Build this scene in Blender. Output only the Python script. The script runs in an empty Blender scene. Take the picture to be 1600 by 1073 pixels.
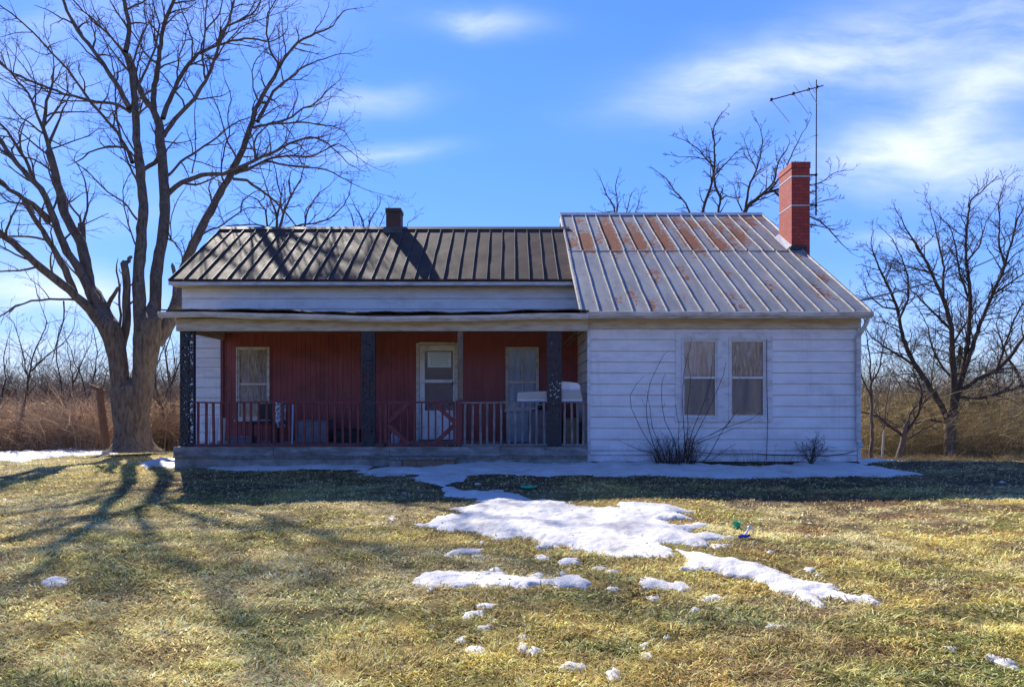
import bpy, math, random
import numpy as np
from math import radians as R, sin, cos, pi, sqrt, exp
random.seed(7); rng=np.random.default_rng(11)
S=bpy.context.scene; COL=S.collection
CZ=1.2; F=1000.0; HX=800.0; HY=625.0      # eye height, focal length in px, horizon
def P(px,py,d): return ((px-HX)/F*d, d, CZ+(HY-py)/F*d)
# ------------------------------------------------------------------ noise
_perm=rng.random((64,64,))
_perm3=rng.random((32,32,32))
def vnoise(x,y):
    x=np.asarray(x,float); y=np.asarray(y,float)
    xi=np.floor(x).astype(int); yi=np.floor(y).astype(int); fx=x-xi; fy=y-yi
    fx=fx*fx*(3-2*fx); fy=fy*fy*(3-2*fy)
    g=lambda a,b:_perm[a%64,b%64]
    return (g(xi,yi)*(1-fx)+g(xi+1,yi)*fx)*(1-fy)+(g(xi,yi+1)*(1-fx)+g(xi+1,yi+1)*fx)*fy
def fbm(x,y,o=4,s=1.0):
    x=np.asarray(x,float)*s; y=np.asarray(y,float)*s; a=.5; t=0; n=0
    for k in range(o):
        t=t+a*vnoise(x+17.3*k,y+9.1*k); n+=a; a*=.5; x=x*2.03; y=y*2.03
    return t/n
def sstep(a,b,x):
    t=np.clip((np.asarray(x,float)-a)/(b-a),0,1); return t*t*(3-2*t)
# ------------------------------------------------------------------ ground height
def gz(x,y):
    x=np.asarray(x,float); y=np.asarray(y,float)
    z=-0.38*np.clip(1-(np.maximum(y,0)/12.5)**2,0,1)-.01*np.clip(-y,0,30)*0-0.011*np.clip(-x,0,12)
    t=np.clip(y-12.5,0,50); w=sstep(4,9.5,x)
    z=z-(0.030+0.068*w)*t
    z=z-0.012*w*np.clip(x-8,0,20)*sstep(9,16,y)
    n=sstep(14,10,y)
    z=z+(fbm(x,y,3,.45)-.5)*.10*(0.35+.65*sstep(11.5,8,y))
    z=z+(fbm(x+50,y,3,3.1)-.5)*.035
    near_house=sstep(9.5,11.8,y)*sstep(-8.5,-6.9,x)*sstep(8.5,7,x)
    z=z-0.03*near_house
    return z
def hit(px,py):
    lo,hi=1.5,60.0; u=(px-HX)/F; v=(py-HY)/F
    for _ in range(50):
        m=(lo+hi)/2
        if CZ-v*m>float(gz(u*m,m)): lo=m
        else: hi=m
    return (u*lo,lo)
# ------------------------------------------------------------------ object helpers
WL={}
def props(o,label=None,cat=None,group=None,kind=None):
    if label: o['label']=label
    if cat: o['category']=cat
    if group: o['group']=group
    if kind: o['kind']=kind
    return o
def thing(name,label,cat,loc=(0,0,0),group=None):
    o=bpy.data.objects.new(name,None); COL.objects.link(o); o.location=loc; WL[o.name]=tuple(loc)
    o.empty_display_size=.2
    return props(o,label,cat,group)
def fast(name,V,Fs,mat,parent=None,smooth=False,col=None,mats=None,mi=None,attr=None):
    V=np.asarray(V,float).reshape(-1,3)
    off=WL.get(parent.name,(0,0,0)) if parent else (0,0,0)
    V=V-np.array(off)
    me=bpy.data.meshes.new(name)
    Fs=[np.asarray(f,dtype=np.int32) for f in Fs if len(f)]
    nl=sum(f.size for f in Fs); nf=sum(len(f) for f in Fs)
    me.vertices.add(len(V)); me.vertices.foreach_set('co',V.astype(np.float32).ravel())
    me.loops.add(nl); me.polygons.add(nf)
    me.loops.foreach_set('vertex_index',np.concatenate([f.ravel() for f in Fs]))
    st=[];c=0
    for f in Fs:
        st.append(c+np.arange(len(f))*f.shape[1]); c+=f.size
    me.polygons.foreach_set('loop_start',np.concatenate(st).astype(np.int32))
    me.polygons.foreach_set('use_smooth',np.full(nf,bool(smooth)))
    me.update(calc_edges=True)
    if mat: me.materials.append(mat)
    if mats:
        for m in mats: me.materials.append(m)
    if mi is not None: me.polygons.foreach_set('material_index',np.asarray(mi,np.int32))
    if col is not None:
        a=me.color_attributes.new('Col','FLOAT_COLOR','POINT'); c4=np.ones((len(V),4),np.float32); c4[:,:3]=col
        a.data.foreach_set('color',c4.ravel())
    if attr is not None:
        for k,v in attr.items():
            a=me.attributes.new(k,'FLOAT','POINT'); a.data.foreach_set('value',np.asarray(v,np.float32))
    o=bpy.data.objects.new(name,me); COL.objects.link(o); WL[o.name]=off
    if parent: o.parent=parent
    return o
class MB:
    def __init__(s): s.v=[]; s.q=[]; s.t=[]; s.n=[]; 
    def box(s,x0,x1,y0,y1,z0,z1,j=0):
        b=len(s.v)
        for z in (z0,z1):
            for (x,y) in ((x0,y0),(x1,y0),(x1,y1),(x0,y1)):
                s.v.append((x+random.uniform(-j,j),y+random.uniform(-j,j),z+random.uniform(-j,j)))
        s.q+= [(b,b+3,b+2,b+1),(b+4,b+5,b+6,b+7),(b,b+1,b+5,b+4),(b+1,b+2,b+6,b+5),(b+2,b+3,b+7,b+6),(b+3,b,b+4,b+7)]
        return s
    def prism(s,pts,axis,a0,a1):
        """extrude a 2D outline along an axis"""
        n=len(pts); b=len(s.v)
        for a in (a0,a1):
            for (p,q) in pts:
                s.v.append({'x':(a,p,q),'y':(p,a,q),'z':(p,q,a)}[axis])
        for i in range(n):
            k=(i+1)%n; s.q.append((b+i,b+k,b+n+k,b+n+i))
        s.n.append(tuple(b+i for i in range(n))); s.n.append(tuple(b+n+i for i in reversed(range(n))))
        return s
    def bar(s,p,q,w,h,up=(0,0,1)):
        p=np.array(p,float); q=np.array(q,float); d=q-p; d/=np.linalg.norm(d)
        u=np.array(up,float); a=np.cross(d,u); 
        if np.linalg.norm(a)<1e-4: a=np.cross(d,(1,0,0))
        a/=np.linalg.norm(a); c=np.cross(a,d); b=len(s.v)
        for e in (p,q):
            for (i,j) in ((-1,-1),(1,-1),(1,1),(-1,1)): s.v.append(tuple(e+a*i*w/2+c*j*h/2))
        s.q+= [(b,b+3,b+2,b+1),(b+4,b+5,b+6,b+7),(b,b+1,b+5,b+4),(b+1,b+2,b+6,b+5),(b+2,b+3,b+7,b+6),(b+3,b,b+4,b+7)]
        return s
    def quad(s,a,b,c,d):
        k=len(s.v); s.v+=[a,b,c,d]; s.q.append((k,k+1,k+2,k+3)); return s
    def tube(s,pts,r,n=8,r2=None):
        V,Fq=tube_arr([(pts,[r+( (r2 if r2 is not None else r)-r)*i/(len(pts)-1) for i in range(len(pts))])],n)
        b=len(s.v); s.v+= [tuple(v) for v in V]; s.q+=[tuple(int(i)+b for i in f) for f in Fq]
        for e in (0,len(pts)-1):
            ring=[b+e*n+i for i in range(n)]; s.n.append(tuple(ring))
        return s
    def lathe(s,c,prof,n=16):
        b=len(s.v)
        for (r,z) in prof:
            for i in range(n): s.v.append((c[0]+r*cos(2*pi*i/n),c[1]+r*sin(2*pi*i/n),c[2]+z))
        for k in range(len(prof)-1):
            for i in range(n):
                j=(i+1)%n; s.q.append((b+k*n+i,b+k*n+j,b+(k+1)*n+j,b+(k+1)*n+i))
        return s
    def build(s,name,mat,parent=None,bevel=0,smooth=False):
        off=WL.get(parent.name,(0,0,0)) if parent else (0,0,0)
        me=bpy.data.meshes.new(name); me.from_pydata([(x-off[0],y-off[1],z-off[2]) for x,y,z in s.v],[],s.q+s.t+s.n)
        me.materials.append(mat); me.validate(); 
        me.polygons.foreach_set('use_smooth',[bool(smooth)]*len(me.polygons))
        o=bpy.data.objects.new(name,me); COL.objects.link(o); WL[o.name]=off
        if parent: o.parent=parent
        if bevel:
            m=o.modifiers.new('b','BEVEL'); m.width=bevel; m.segments=1; m.limit_method='ANGLE'
        return o
def tube_arr(polys,n):
    """polys: list of (pts,radii) -> verts, quads with n sides, batched by length"""
    groups={}
    for pts,rad in polys: groups.setdefault(len(pts),[]).append((pts,rad))
    Vs=[];Fs=[];base=0
    ang=np.arange(n)*2*pi/n
    for L,g in groups.items():
        A=np.array([p for p,_ in g],float); Rr=np.array([r for _,r in g],float)
        T=np.gradient(A,axis=1); T/=np.linalg.norm(T,axis=2,keepdims=True)+1e-9
        ov=A[:,-1]-A[:,0]; ov/=np.linalg.norm(ov,axis=1,keepdims=True)+1e-9
        ref=np.where((np.abs(ov[:,1:2])<.7),np.array([[0,1.0,0]]),np.array([[1.0,0,0]]))[:,None,:]
        N=np.cross(T,np.broadcast_to(ref,T.shape)); N/=np.linalg.norm(N,axis=2,keepdims=True)+1e-9
        B=np.cross(T,N)
        ring=A[:,:,None,:]+Rr[:,:,None,None]*(N[:,:,None,:]*np.cos(ang)[None,None,:,None]+B[:,:,None,:]*np.sin(ang)[None,None,:,None])
        m=len(g); V=ring.reshape(-1,3)
        idx=np.arange(m*L*n).reshape(m,L,n)+base
        a=idx[:,:-1,:]; b=np.roll(a,-1,axis=2); c=np.roll(idx[:,1:,:],-1,axis=2); d=idx[:,1:,:]
        Fs.append(np.stack([a,b,c,d],-1).reshape(-1,4)); Vs.append(V); base+=len(V)
    return np.concatenate(Vs),np.concatenate(Fs)
def branches_obj(name,polys,mat,parent=None,kind=None):
    big=[p for p in polys if p[1][0]>.05]; mid=[p for p in polys if .018<p[1][0]<=.05]; sm=[p for p in polys if p[1][0]<=.018]
    V=[];Q=[];b=0
    for g,n in ((big,12),(mid,6),(sm,3)):
        if g:
            v,q=tube_arr(g,n); V.append(v); Q.append(q+b); b+=len(v)
    return fast(name,np.concatenate(V),[np.concatenate(Q)],mat,parent,smooth=True)
# ------------------------------------------------------------------ materials
def nodes(name):
    m=bpy.data.materials.new(name); m.use_nodes=True; nt=m.node_tree; nt.nodes.clear()
    o=nt.nodes.new('ShaderNodeOutputMaterial'); b=nt.nodes.new('ShaderNodeBsdfPrincipled'); nt.links.new(b.outputs[0],o.inputs[0])
    return m,nt,b
class G:
    """small shader-graph helper"""
    def __init__(s,nt): s.nt=nt
    def n(s,t,**k):
        x=s.nt.nodes.new(t)
        for a,v in k.items(): setattr(x,a,v)
        return x
    def put(s,sock,v):
        if isinstance(v,bpy.types.NodeSocket): s.nt.links.new(v,sock)
        elif v is not None: sock.default_value=v
    def obj(s): return s.n('ShaderNodeTexCoord').outputs['Object']
    def map(s,v,sc=(1,1,1),rot=(0,0,0),loc=(0,0,0)):
        x=s.n('ShaderNodeMapping'); s.put(x.inputs[0],v); x.inputs['Scale'].default_value=sc; x.inputs['Rotation'].default_value=rot; x.inputs['Location'].default_value=loc; return x.outputs[0]
    def noise(s,v,scale,detail=4,rough=.55,dist=0):
        x=s.n('ShaderNodeTexNoise'); s.put(x.inputs['Vector'],v); x.inputs['Scale'].default_value=scale; x.inputs['Detail'].default_value=detail; x.inputs['Roughness'].default_value=rough; x.inputs['Distortion'].default_value=dist; return x.outputs[0]
    def m(s,op,a,b=None,c=None,clamp=False):
        x=s.n('ShaderNodeMath',operation=op,use_clamp=clamp); s.put(x.inputs[0],a); s.put(x.inputs[1],b)
        if c is not None: s.put(x.inputs[2],c)
        return x.outputs[0]
    def ramp(s,f,stops):
        x=s.n('ShaderNodeValToRGB'); s.put(x.inputs[0],f); e=x.color_ramp.elements
        e[0].position=stops[0][0]; e[0].color=(*stops[0][1],1); e[1].position=stops[-1][0]; e[1].color=(*stops[-1][1],1)
        for p,c in stops[1:-1]: k=e.new(p); k.color=(*c,1)
        return x.outputs[0]
    def mix(s,f,a,b,mode='MIX'):
        x=s.n('ShaderNodeMix',data_type='RGBA',blend_type=mode); s.put(x.inputs[0],f)
        s.put(x.inputs[6],(*a,1) if isinstance(a,tuple) else a); s.put(x.inputs[7],(*b,1) if isinstance(b,tuple) else b); return x.outputs[2]
    def rng(s,v,a,b,c=0,d=1):
        x=s.n('ShaderNodeMapRange'); s.put(x.inputs[0],v); x.inputs[1].default_value=a; x.inputs[2].default_value=b; x.inputs[3].default_value=c; x.inputs[4].default_value=d; return x.outputs[0]
    def bump(s,h,strength=.5,dist=.01,b=None):
        x=s.n('ShaderNodeBump'); x.inputs['Strength'].default_value=strength; x.inputs['Distance'].default_value=dist; s.put(x.inputs['Height'],h); s.put(b.inputs['Normal'],x.outputs[0])
    def attr(s,n):
        x=s.n('ShaderNodeAttribute'); x.attribute_name=n; return x
def simple(name,c1,c2=None,rough=.7,scale=6,stretch=(1,1,1),bump=.3,bd=.005,metal=0,spec=.5,c3=None,bscale=None):
    m,nt,b=nodes(name); g=G(nt); v=g.map(g.obj(),stretch)
    c2=c2 or tuple(x*.7 for x in c1)
    n=g.noise(v,scale,6,.62)
    col=g.ramp(n,[(.3,c2),(.52,c1),(.72,c3 or c1)])
    g.put(b.inputs['Base Color'],col); b.inputs['Roughness'].default_value=rough; b.inputs['Metallic'].default_value=metal
    b.inputs['Specular IOR Level'].default_value=spec
    if bump: g.bump(g.noise(v,bscale or scale*4,5,.65),bump,bd,b)
    return m
def siding_mat():
    m,nt,b=nodes('white_siding'); g=G(nt); o=g.obj()
    big=g.noise(o,1.1,3); streak=g.noise(g.map(o,(1.0,1.0,3)),2.2,6,.65); fine=g.noise(g.map(o,(3,3,14)),7,5,.7)
    drip=g.noise(g.map(o,(13,13,.9)),1.6,5,.65)
    c=g.ramp(streak,[(.34,(.64,.635,.64)),(.5,(.74,.735,.74)),(.68,(.80,.795,.80))])
    c=g.mix(g.rng(fine,.55,.78,0,.30),c,(.42,.40,.38))
    c=g.mix(g.rng(g.m('MULTIPLY',drip,big),.27,.42,0,.35),c,(.48,.44,.40))
    sep=g.n('ShaderNodeSeparateXYZ'); nt.links.new(o,sep.inputs[0])
    low=g.m('MULTIPLY',g.rng(sep.outputs[2],.42,.0,0,1),g.rng(g.noise(o,5,5,.7),.38,.68,0,1))
    c=g.mix(g.m('MULTIPLY',low,.6),c,(.27,.24,.20))
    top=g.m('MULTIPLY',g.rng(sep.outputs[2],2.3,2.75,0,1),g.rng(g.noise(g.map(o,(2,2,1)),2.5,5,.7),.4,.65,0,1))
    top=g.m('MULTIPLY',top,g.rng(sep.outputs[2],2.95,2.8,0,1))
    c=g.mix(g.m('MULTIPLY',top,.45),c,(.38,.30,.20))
    g.put(b.inputs['Base Color'],c); b.inputs['Roughness'].default_value=.55
    g.bump(fine,.15,.003,b); return m
def red_mat():
    m,nt,b=nodes('red_paint_panel'); g=G(nt); o=g.obj()
    n1=g.noise(g.map(o,(9,9,.6)),1.5,6,.6); n2=g.noise(o,1.3,5,.6,.6); n3=g.noise(g.map(o,(1,1,1),loc=(3.1,0,8)),.8,3,.5)
    c=g.ramp(n1,[(.3,(.20,.036,.036)),(.55,(.28,.054,.050)),(.75,(.34,.082,.070))])
    c=g.mix(g.rng(n2,.55,.62,0,.55),c,(.13,.022,.026))
    c=g.mix(g.rng(n3,.5,.7,0,.35),c,(.27,.075,.065))
    g.put(b.inputs['Base Color'],c); b.inputs['Roughness'].default_value=.5; g.bump(n1,.2,.004,b); return m
def wingroof_mat():
    m,nt,b=nodes('galvanized_rusty_metal'); g=G(nt); o=g.obj()
    a=g.attr('rust').outputs['Fac']; e=g.noise(g.map(o,(1,.6,.6)),11,9,.74,.6); big=g.noise(g.map(o,(4,1.0,1.0)),1.0,5,.6)
    fine=g.noise(o,40,4,.7)
    c=g.ramp(big,[(.3,(.155,.157,.155)),(.5,(.22,.22,.212)),(.7,(.29,.285,.27))])
    c=g.mix(g.rng(fine,.5,.75,0,.35),c,(.27,.26,.25))
    c=g.mix(g.rng(g.noise(g.map(o,(1,2.5,2.5)),5,6,.75),.60,.66,0,.6),c,(.36,.35,.33))
    r=g.m('ADD',a,g.m('MULTIPLY',g.m('SUBTRACT',e,.52),4.6)); mask=g.rng(r,.47,.53,0,1)
    halo=g.rng(r,.2,.5,0,.35)
    c=g.mix(halo,c,(.36,.25,.18))
    rc=g.ramp(g.noise(o,22,5,.7),[(.35,(.12,.028,.010)),(.55,(.23,.055,.016)),(.7,(.31,.10,.035))])
    c=g.mix(mask,c,rc); g.put(b.inputs['Base Color'],c)
    b.inputs['Specular IOR Level'].default_value=.35; g.put(b.inputs['Metallic'],g.rng(mask,0,1,.08,0)); g.put(b.inputs['Roughness'],g.rng(mask,0,1,.6,.9))
    g.bump(g.m('ADD',g.noise(o,3,3,.5),g.m('MULTIPLY',mask,.05)),.5,.012,b); return m
def darkroof_mat():
    m,nt,b=nodes('dark_brown_metal'); g=G(nt); o=g.obj()
    n=g.noise(g.map(o,(1.5,1,1)),1.6,6,.65); f=g.noise(o,18,6,.72)
    c=g.ramp(n,[(.3,(.036,.021,.014)),(.5,(.060,.036,.024)),(.72,(.105,.066,.044))])
    c=g.mix(g.rng(f,.52,.72,0,.5),c,(.085,.063,.047)); c=g.mix(g.rng(g.noise(g.map(o,(3,1,1)),5,6,.7),.6,.68,0,.6),c,(.11,.05,.025))
    g.put(b.inputs['Base Color'],c); g.put(b.inputs['Roughness'],g.rng(f,.3,.7,.60,.78)); b.inputs['Metallic'].default_value=.0; b.inputs['Specular IOR Level'].default_value=.15
    g.bump(g.m('ADD',g.noise(o,2.6,4,.55),g.m('MULTIPLY',f,.12)),.35,.012,b); return m
def brick_mat(name,c1,c2,mortar,scale=1.0,rough=.8):
    m,nt,b=nodes(name); g=G(nt); o=g.obj()
    sep=g.n('ShaderNodeSeparateXYZ'); nt.links.new(o,sep.inputs[0]); cmb=g.n('ShaderNodeCombineXYZ')
    nt.links.new(g.m('ADD',sep.outputs[0],sep.outputs[1]),cmb.inputs[0]); nt.links.new(sep.outputs[2],cmb.inputs[1])
    br=g.n('ShaderNodeTexBrick'); nt.links.new(cmb.outputs[0],br.inputs[0])
    br.inputs['Scale'].default_value=1; br.inputs['Brick Width'].default_value=.215; br.inputs['Row Height'].default_value=.076; br.inputs['Mortar Size'].default_value=.007
    br.inputs['Color1'].default_value=(*c1,1); br.inputs['Color2'].default_value=(*c2,1); br.inputs['Mortar'].default_value=(*mortar,1)
    br.inputs['Mortar Smooth'].default_value=.2
    c=g.mix(g.rng(g.noise(o,9,5,.7),.45,.75,0,.5),br.outputs[0],tuple(x*.45 for x in c1))
    g.put(b.inputs['Base Color'],c); b.inputs['Roughness'].default_value=rough
    g.bump(g.m('SUBTRACT',g.m('MULTIPLY',g.noise(o,60,3),.3),br.outputs['Fac']),.8,.008,b); return m
def bark_mat(name,c1,c2):
    m,nt,b=nodes(name); g=G(nt); o=g.obj(); v=g.map(o,(7,7,1.6))
    n=g.noise(v,2.2,7,.7,.5); big=g.noise(o,1.2,3)
    c=g.ramp(n,[(.35,c2),(.55,c1),(.75,tuple(x*1.35 for x in c1))]); c=g.mix(g.rng(big,.5,.75,0,.4),c,tuple(x*1.3 for x in c1))
    g.put(b.inputs['Base Color'],c); b.inputs['Roughness'].default_value=.95; b.inputs['Specular IOR Level'].default_value=.15
    g.bump(n,1.0,.05,b); return m
def attr_mat(name,rough=.8,trans=0,noise=None):
    m,nt,b=nodes(name); g=G(nt); c=g.attr('Col').outputs['Color']
    if noise:
        o=g.obj(); f=g.noise(o,noise,7,.72); c=g.mix(1.0,c,g.ramp(f,[(.3,(.45,.43,.42)),(.5,(1,1,1)),(.7,(1.55,1.5,1.4))]),'MULTIPLY')
        g.bump(g.m('ADD',f,g.noise(g.map(o,(1,3,1)),noise*2.5,4,.7)),.9,.03,b)
    g.put(b.inputs['Base Color'],c); b.inputs['Roughness'].default_value=rough; b.inputs['Specular IOR Level'].default_value=.25
    if trans:
        o=nt.nodes['Material Output']; t=g.n('ShaderNodeBsdfTranslucent'); g.put(t.inputs[0],c); mx=g.n('ShaderNodeMixShader'); mx.inputs[0].default_value=trans
        nt.links.new(b.outputs[0],mx.inputs[1]); nt.links.new(t.outputs[0],mx.inputs[2]); nt.links.new(mx.outputs[0],o.inputs[0])
    return m
def glass_mat(name='window_glass',tint=(.98,.98,.99),refl=.02):
    m=bpy.data.materials.new(name); m.use_nodes=True; nt=m.node_tree; nt.nodes.clear(); g=G(nt)
    o=g.n('ShaderNodeOutputMaterial'); t=g.n('ShaderNodeBsdfTransparent'); t.inputs[0].default_value=(*tint,1); gl=g.n('ShaderNodeBsdfGlossy'); gl.inputs['Roughness'].default_value=.04
    lw=g.n('ShaderNodeFresnel'); lw.inputs[0].default_value=1.5; f=g.m('ADD',lw.outputs[0],refl,clamp=True)
    bp=g.n('ShaderNodeBump'); bp.inputs['Strength'].default_value=.25; bp.inputs['Distance'].default_value=.01; nt.links.new(g.noise(g.obj(),4,2),bp.inputs['Height']); nt.links.new(bp.outputs[0],gl.inputs['Normal'])
    mx=g.n('ShaderNodeMixShader'); nt.links.new(f,mx.inputs[0]); nt.links.new(t.outputs[0],mx.inputs[1]); nt.links.new(gl.outputs[0],mx.inputs[2]); nt.links.new(mx.outputs[0],o.inputs[0])
    return m
def snow_mat():
    m,nt,b=nodes('snow'); g=G(nt); o=g.obj()
    n=g.noise(o,2.2,5,.6); f=g.noise(o,30,5,.7)
    c=g.ramp(n,[(.35,(.56,.54,.52)),(.6,(.48,.46,.42)),(.75,(.36,.32,.27))])
    c=g.mix(g.rng(f,.60,.75,0,.35),c,(.38,.34,.29)); g.put(b.inputs['Base Color'],c); b.inputs['Roughness'].default_value=.7
    g.bump(g.m('ADD',g.noise(o,9,4,.6),g.m('MULTIPLY',f,.3)),.7,.03,b); return m
M={}
M['siding']=siding_mat(); M['red']=red_mat(); M['wroof']=wingroof_mat(); M['droof']=darkroof_mat()
M['brick']=brick_mat('red_painted_brick',(.40,.055,.035),(.30,.038,.028),(.20,.045,.035)); M['obrick']=brick_mat('old_dark_brick',(.10,.045,.03),(.055,.03,.025),(.08,.065,.055))
M['bark']=bark_mat('grey_brown_bark',(.17,.13,.10),(.06,.045,.035)); M['twig']=simple('bare_twig',(.075,.058,.048),(.045,.035,.03),.9,3,bump=0,spec=.15)
M['twig2']=simple('grey_twig',(.16,.125,.095),(.09,.07,.055),.9,3,bump=0,spec=.15)
M['cream']=simple('aged_cream_board',(.50,.44,.35),(.33,.27,.20),.65,3,(1,1,5),.2,.003,c3=(.58,.53,.44))
M['ceil']=simple('porch_ceiling',(.28,.23,.18),(.2,.16,.12),.7,3,(1,6,1))
M['gutter']=simple('weathered_white_gutter',(.55,.54,.53),(.33,.30,.27),.5,3,(1,1,4),.15,.003,c3=(.66,.65,.64))
M['trim']=simple('white_window_trim',(.66,.66,.67),(.46,.44,.42),.5,5,(1,1,2),.15,.002)
M['oldtrim']=simple('yellowed_window_trim',(.62,.57,.50),(.33,.28,.22),.6,5,(1,1,2),.2,.003)
M['sash']=simple('aluminium_sash',(.66,.64,.62),(.48,.45,.42),.5,8,metal=0)
M['post']=simple('black_paint',(.018,.019,.026),(.010,.010,.014),.5,20,bump=.4,c3=(.04,.04,.05))
M['redwood']=simple('red_painted_wood',(.165,.036,.036),(.10,.024,.026),.65,5,(3,3,1),.3,.003,c3=(.20,.055,.048))
M['greywood']=simple('weathered_grey_wood',(.19,.165,.15),(.10,.08,.07),.8,6,(5,5,1),.5,.004,c3=(.36,.33,.31))
M['brownwood']=simple('brown_wood',(.20,.14,.09),(.11,.075,.05),.8,6,(5,5,1),.4,.004)
M['oldpost']=simple('reddish_old_wood',(.17,.085,.045),(.08,.04,.025),.9,6,(5,5,1),.5,.01)
M['concrete']=simple('stained_concrete',(.26,.245,.22),(.12,.105,.09),.85,3.5,(1,1,1),.5,.01,c3=(.35,.34,.32))
M['floorb']=simple('peeling_porch_edge',(.22,.21,.20),(.10,.085,.07),.8,3,(1,1,3),.4,.006,c3=(.36,.36,.36))
M['glass']=glass_mat(); M['dark']=simple('dark_interior',(.03,.028,.03),rough=.9,bump=0)
M['snow']=snow_mat(); M['rib']=simple('roof_rib_metal',(.27,.26,.245),(.17,.12,.09),.55,6,metal=.1,c3=(.34,.33,.31))
M['drib']=simple('dark_roof_rib',(.085,.066,.052),(.05,.038,.03),.6,6,metal=.0,c3=(.13,.105,.085))
M['darkmetal']=simple('dark_antenna_metal',(.018,.018,.022),rough=.8,metal=0,bump=0); M['steel']=simple('dull_steel_strap',(.42,.42,.42),(.3,.28,.27),.45,8,metal=.3)
M['paper']=simple('blue_white_paper',(.74,.86,.90),(.68,.80,.86),.7,20,bump=0); M['ink']=simple('faded_print',(.30,.42,.50),rough=.8,bump=0)
M['white']=simple('white_plastic',(.78,.77,.76),(.55,.53,.50),.5,6); M['slab']=simple('grey_tan_panel',(.43,.40,.36),(.34,.31,.27),.6,4)
M['bluegrey']=simple('blue_grey_enamel',(.30,.36,.43),(.2,.24,.3),.4,4); M['greyviolet']=simple('grey_enamel',(.20,.19,.22),(.13,.125,.15),.5,4)
M['card']=simple('cardboard',(.33,.25,.17),(.25,.19,.13),.85,5); M['black']=simple('black_plastic',(.015,.015,.018),rough=.5,bump=0)
M['grass']=attr_mat('grass_blades',.7,.5); M['soil']=attr_mat('lawn_ground',.95,0,26.0); M['leaf']=attr_mat('dead_leaves',.9,.45)
M['green']=simple('green_plastic',(.03,.42,.24),(.02,.33,.2),.4,10,bump=0); M['blue']=simple('blue_plastic',(.03,.05,.45),(.02,.03,.35),.4,10,bump=0)
M['rock']=simple('pale_stone',(.45,.43,.40),(.25,.23,.2),.9,5,bump=.6,bd=.02)
M['paleblue']=simple('pale_blue_plastic',(.45,.58,.72),(.38,.5,.62),.4,8,bump=0)
def curtain_mat(name,c1,c2,c3,sc=3):
    m,nt,b=nodes(name); g=G(nt); o=g.obj(); n=g.noise(g.map(o,(6,6,.8)),sc,5,.65,.4)
    g.put(b.inputs['Base Color'],g.ramp(n,[(.35,c1),(.52,c2),(.68,c3)])); b.inputs['Roughness'].default_value=.9; return m
M['curtain']=curtain_mat('stained_curtain',(.60,.50,.40),(.80,.70,.60),(.88,.88,.9)); M['sheet']=curtain_mat('crumpled_plastic_sheet',(.36,.29,.22),(.62,.52,.42),(.88,.88,.9),5)
M['blind']=curtain_mat('grey_screen',(.27,.28,.32),(.38,.38,.40),(.52,.47,.42),1.0); M['bluecurt']=curtain_mat('blue_curtain',(.26,.36,.47),(.33,.46,.6),(.42,.56,.7),1.5)

# ------------------------------------------------------------------ camera, light, sky
cam=bpy.data.cameras.new('camera'); co=bpy.data.objects.new('camera',cam); COL.objects.link(co); S.camera=co
cam.sensor_width=36; cam.sensor_fit='HORIZONTAL'; cam.lens=F/1600*36; cam.shift_y=(HY-536.5)/1600; cam.clip_end=3000; cam.clip_start=.05
co.location=(0,0,CZ); co.rotation_euler=(R(90),0,0)
SUN_EL=R(40.0); SUN_AZ=R(-28.5)      # azimuth clockwise from +Y
sd=(sin(SUN_AZ)*cos(SUN_EL),cos(SUN_AZ)*cos(SUN_EL),sin(SUN_EL))
sl=bpy.data.lights.new('sun','SUN'); sl.energy=4.4; sl.angle=R(.6); sl.color=(1,.93,.82); so=bpy.data.objects.new('sun',sl); COL.objects.link(so)
from mathutils import Vector
so.rotation_euler=Vector(sd).to_track_quat('Z','Y').to_euler(); so.location=(-10,20,20)
W=bpy.data.worlds.new('World'); S.world=W; W.use_nodes=True; nt=W.node_tree; nt.nodes.clear(); g=G(nt)
wo=g.n('ShaderNodeOutputWorld'); bg=g.n('ShaderNodeBackground'); nt.links.new(bg.outputs[0],wo.inputs[0]); bg.inputs[1].default_value=.15
sky=g.n('ShaderNodeTexSky',sky_type='NISHITA'); sky.sun_disc=False; sky.sun_elevation=SUN_EL; sky.sun_rotation=SUN_AZ; sky.air_density=1.0; sky.dust_density=0.05; sky.ozone_density=5.0; sky.altitude=1200
tc=g.n('ShaderNodeTexCoord').outputs['Generated']; sep=g.n('ShaderNodeSeparateXYZ'); nt.links.new(tc,sep.inputs[0])
yy=g.m('MAXIMUM',sep.outputs[1],.05); u=g.m('DIVIDE',sep.outputs[0],yy); v=g.m('DIVIDE',sep.outputs[2],yy)
cb=g.n('ShaderNodeCombineXYZ'); nt.links.new(u,cb.inputs[0]); nt.links.new(v,cb.inputs[1]); uv=cb.outputs[0]
wn=g.n('ShaderNodeTexNoise'); nt.links.new(uv,wn.inputs['Vector']); wn.inputs['Scale'].default_value=3.0; wn.inputs['Detail'].default_value=4
wv=g.n('ShaderNodeVectorMath',operation='SUBTRACT'); nt.links.new(wn.outputs['Color'],wv.inputs[0]); wv.inputs[1].default_value=(.5,.5,.5)
wsn=g.n('ShaderNodeVectorMath',operation='SCALE'); nt.links.new(wv.outputs[0],wsn.inputs[0]); wsn.inputs['Scale'].default_value=.10
wa=g.n('ShaderNodeVectorMath',operation='ADD'); nt.links.new(uv,wa.inputs[0]); nt.links.new(wsn.outputs[0],wa.inputs[1]); uvw=wa.outputs[0]
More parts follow.
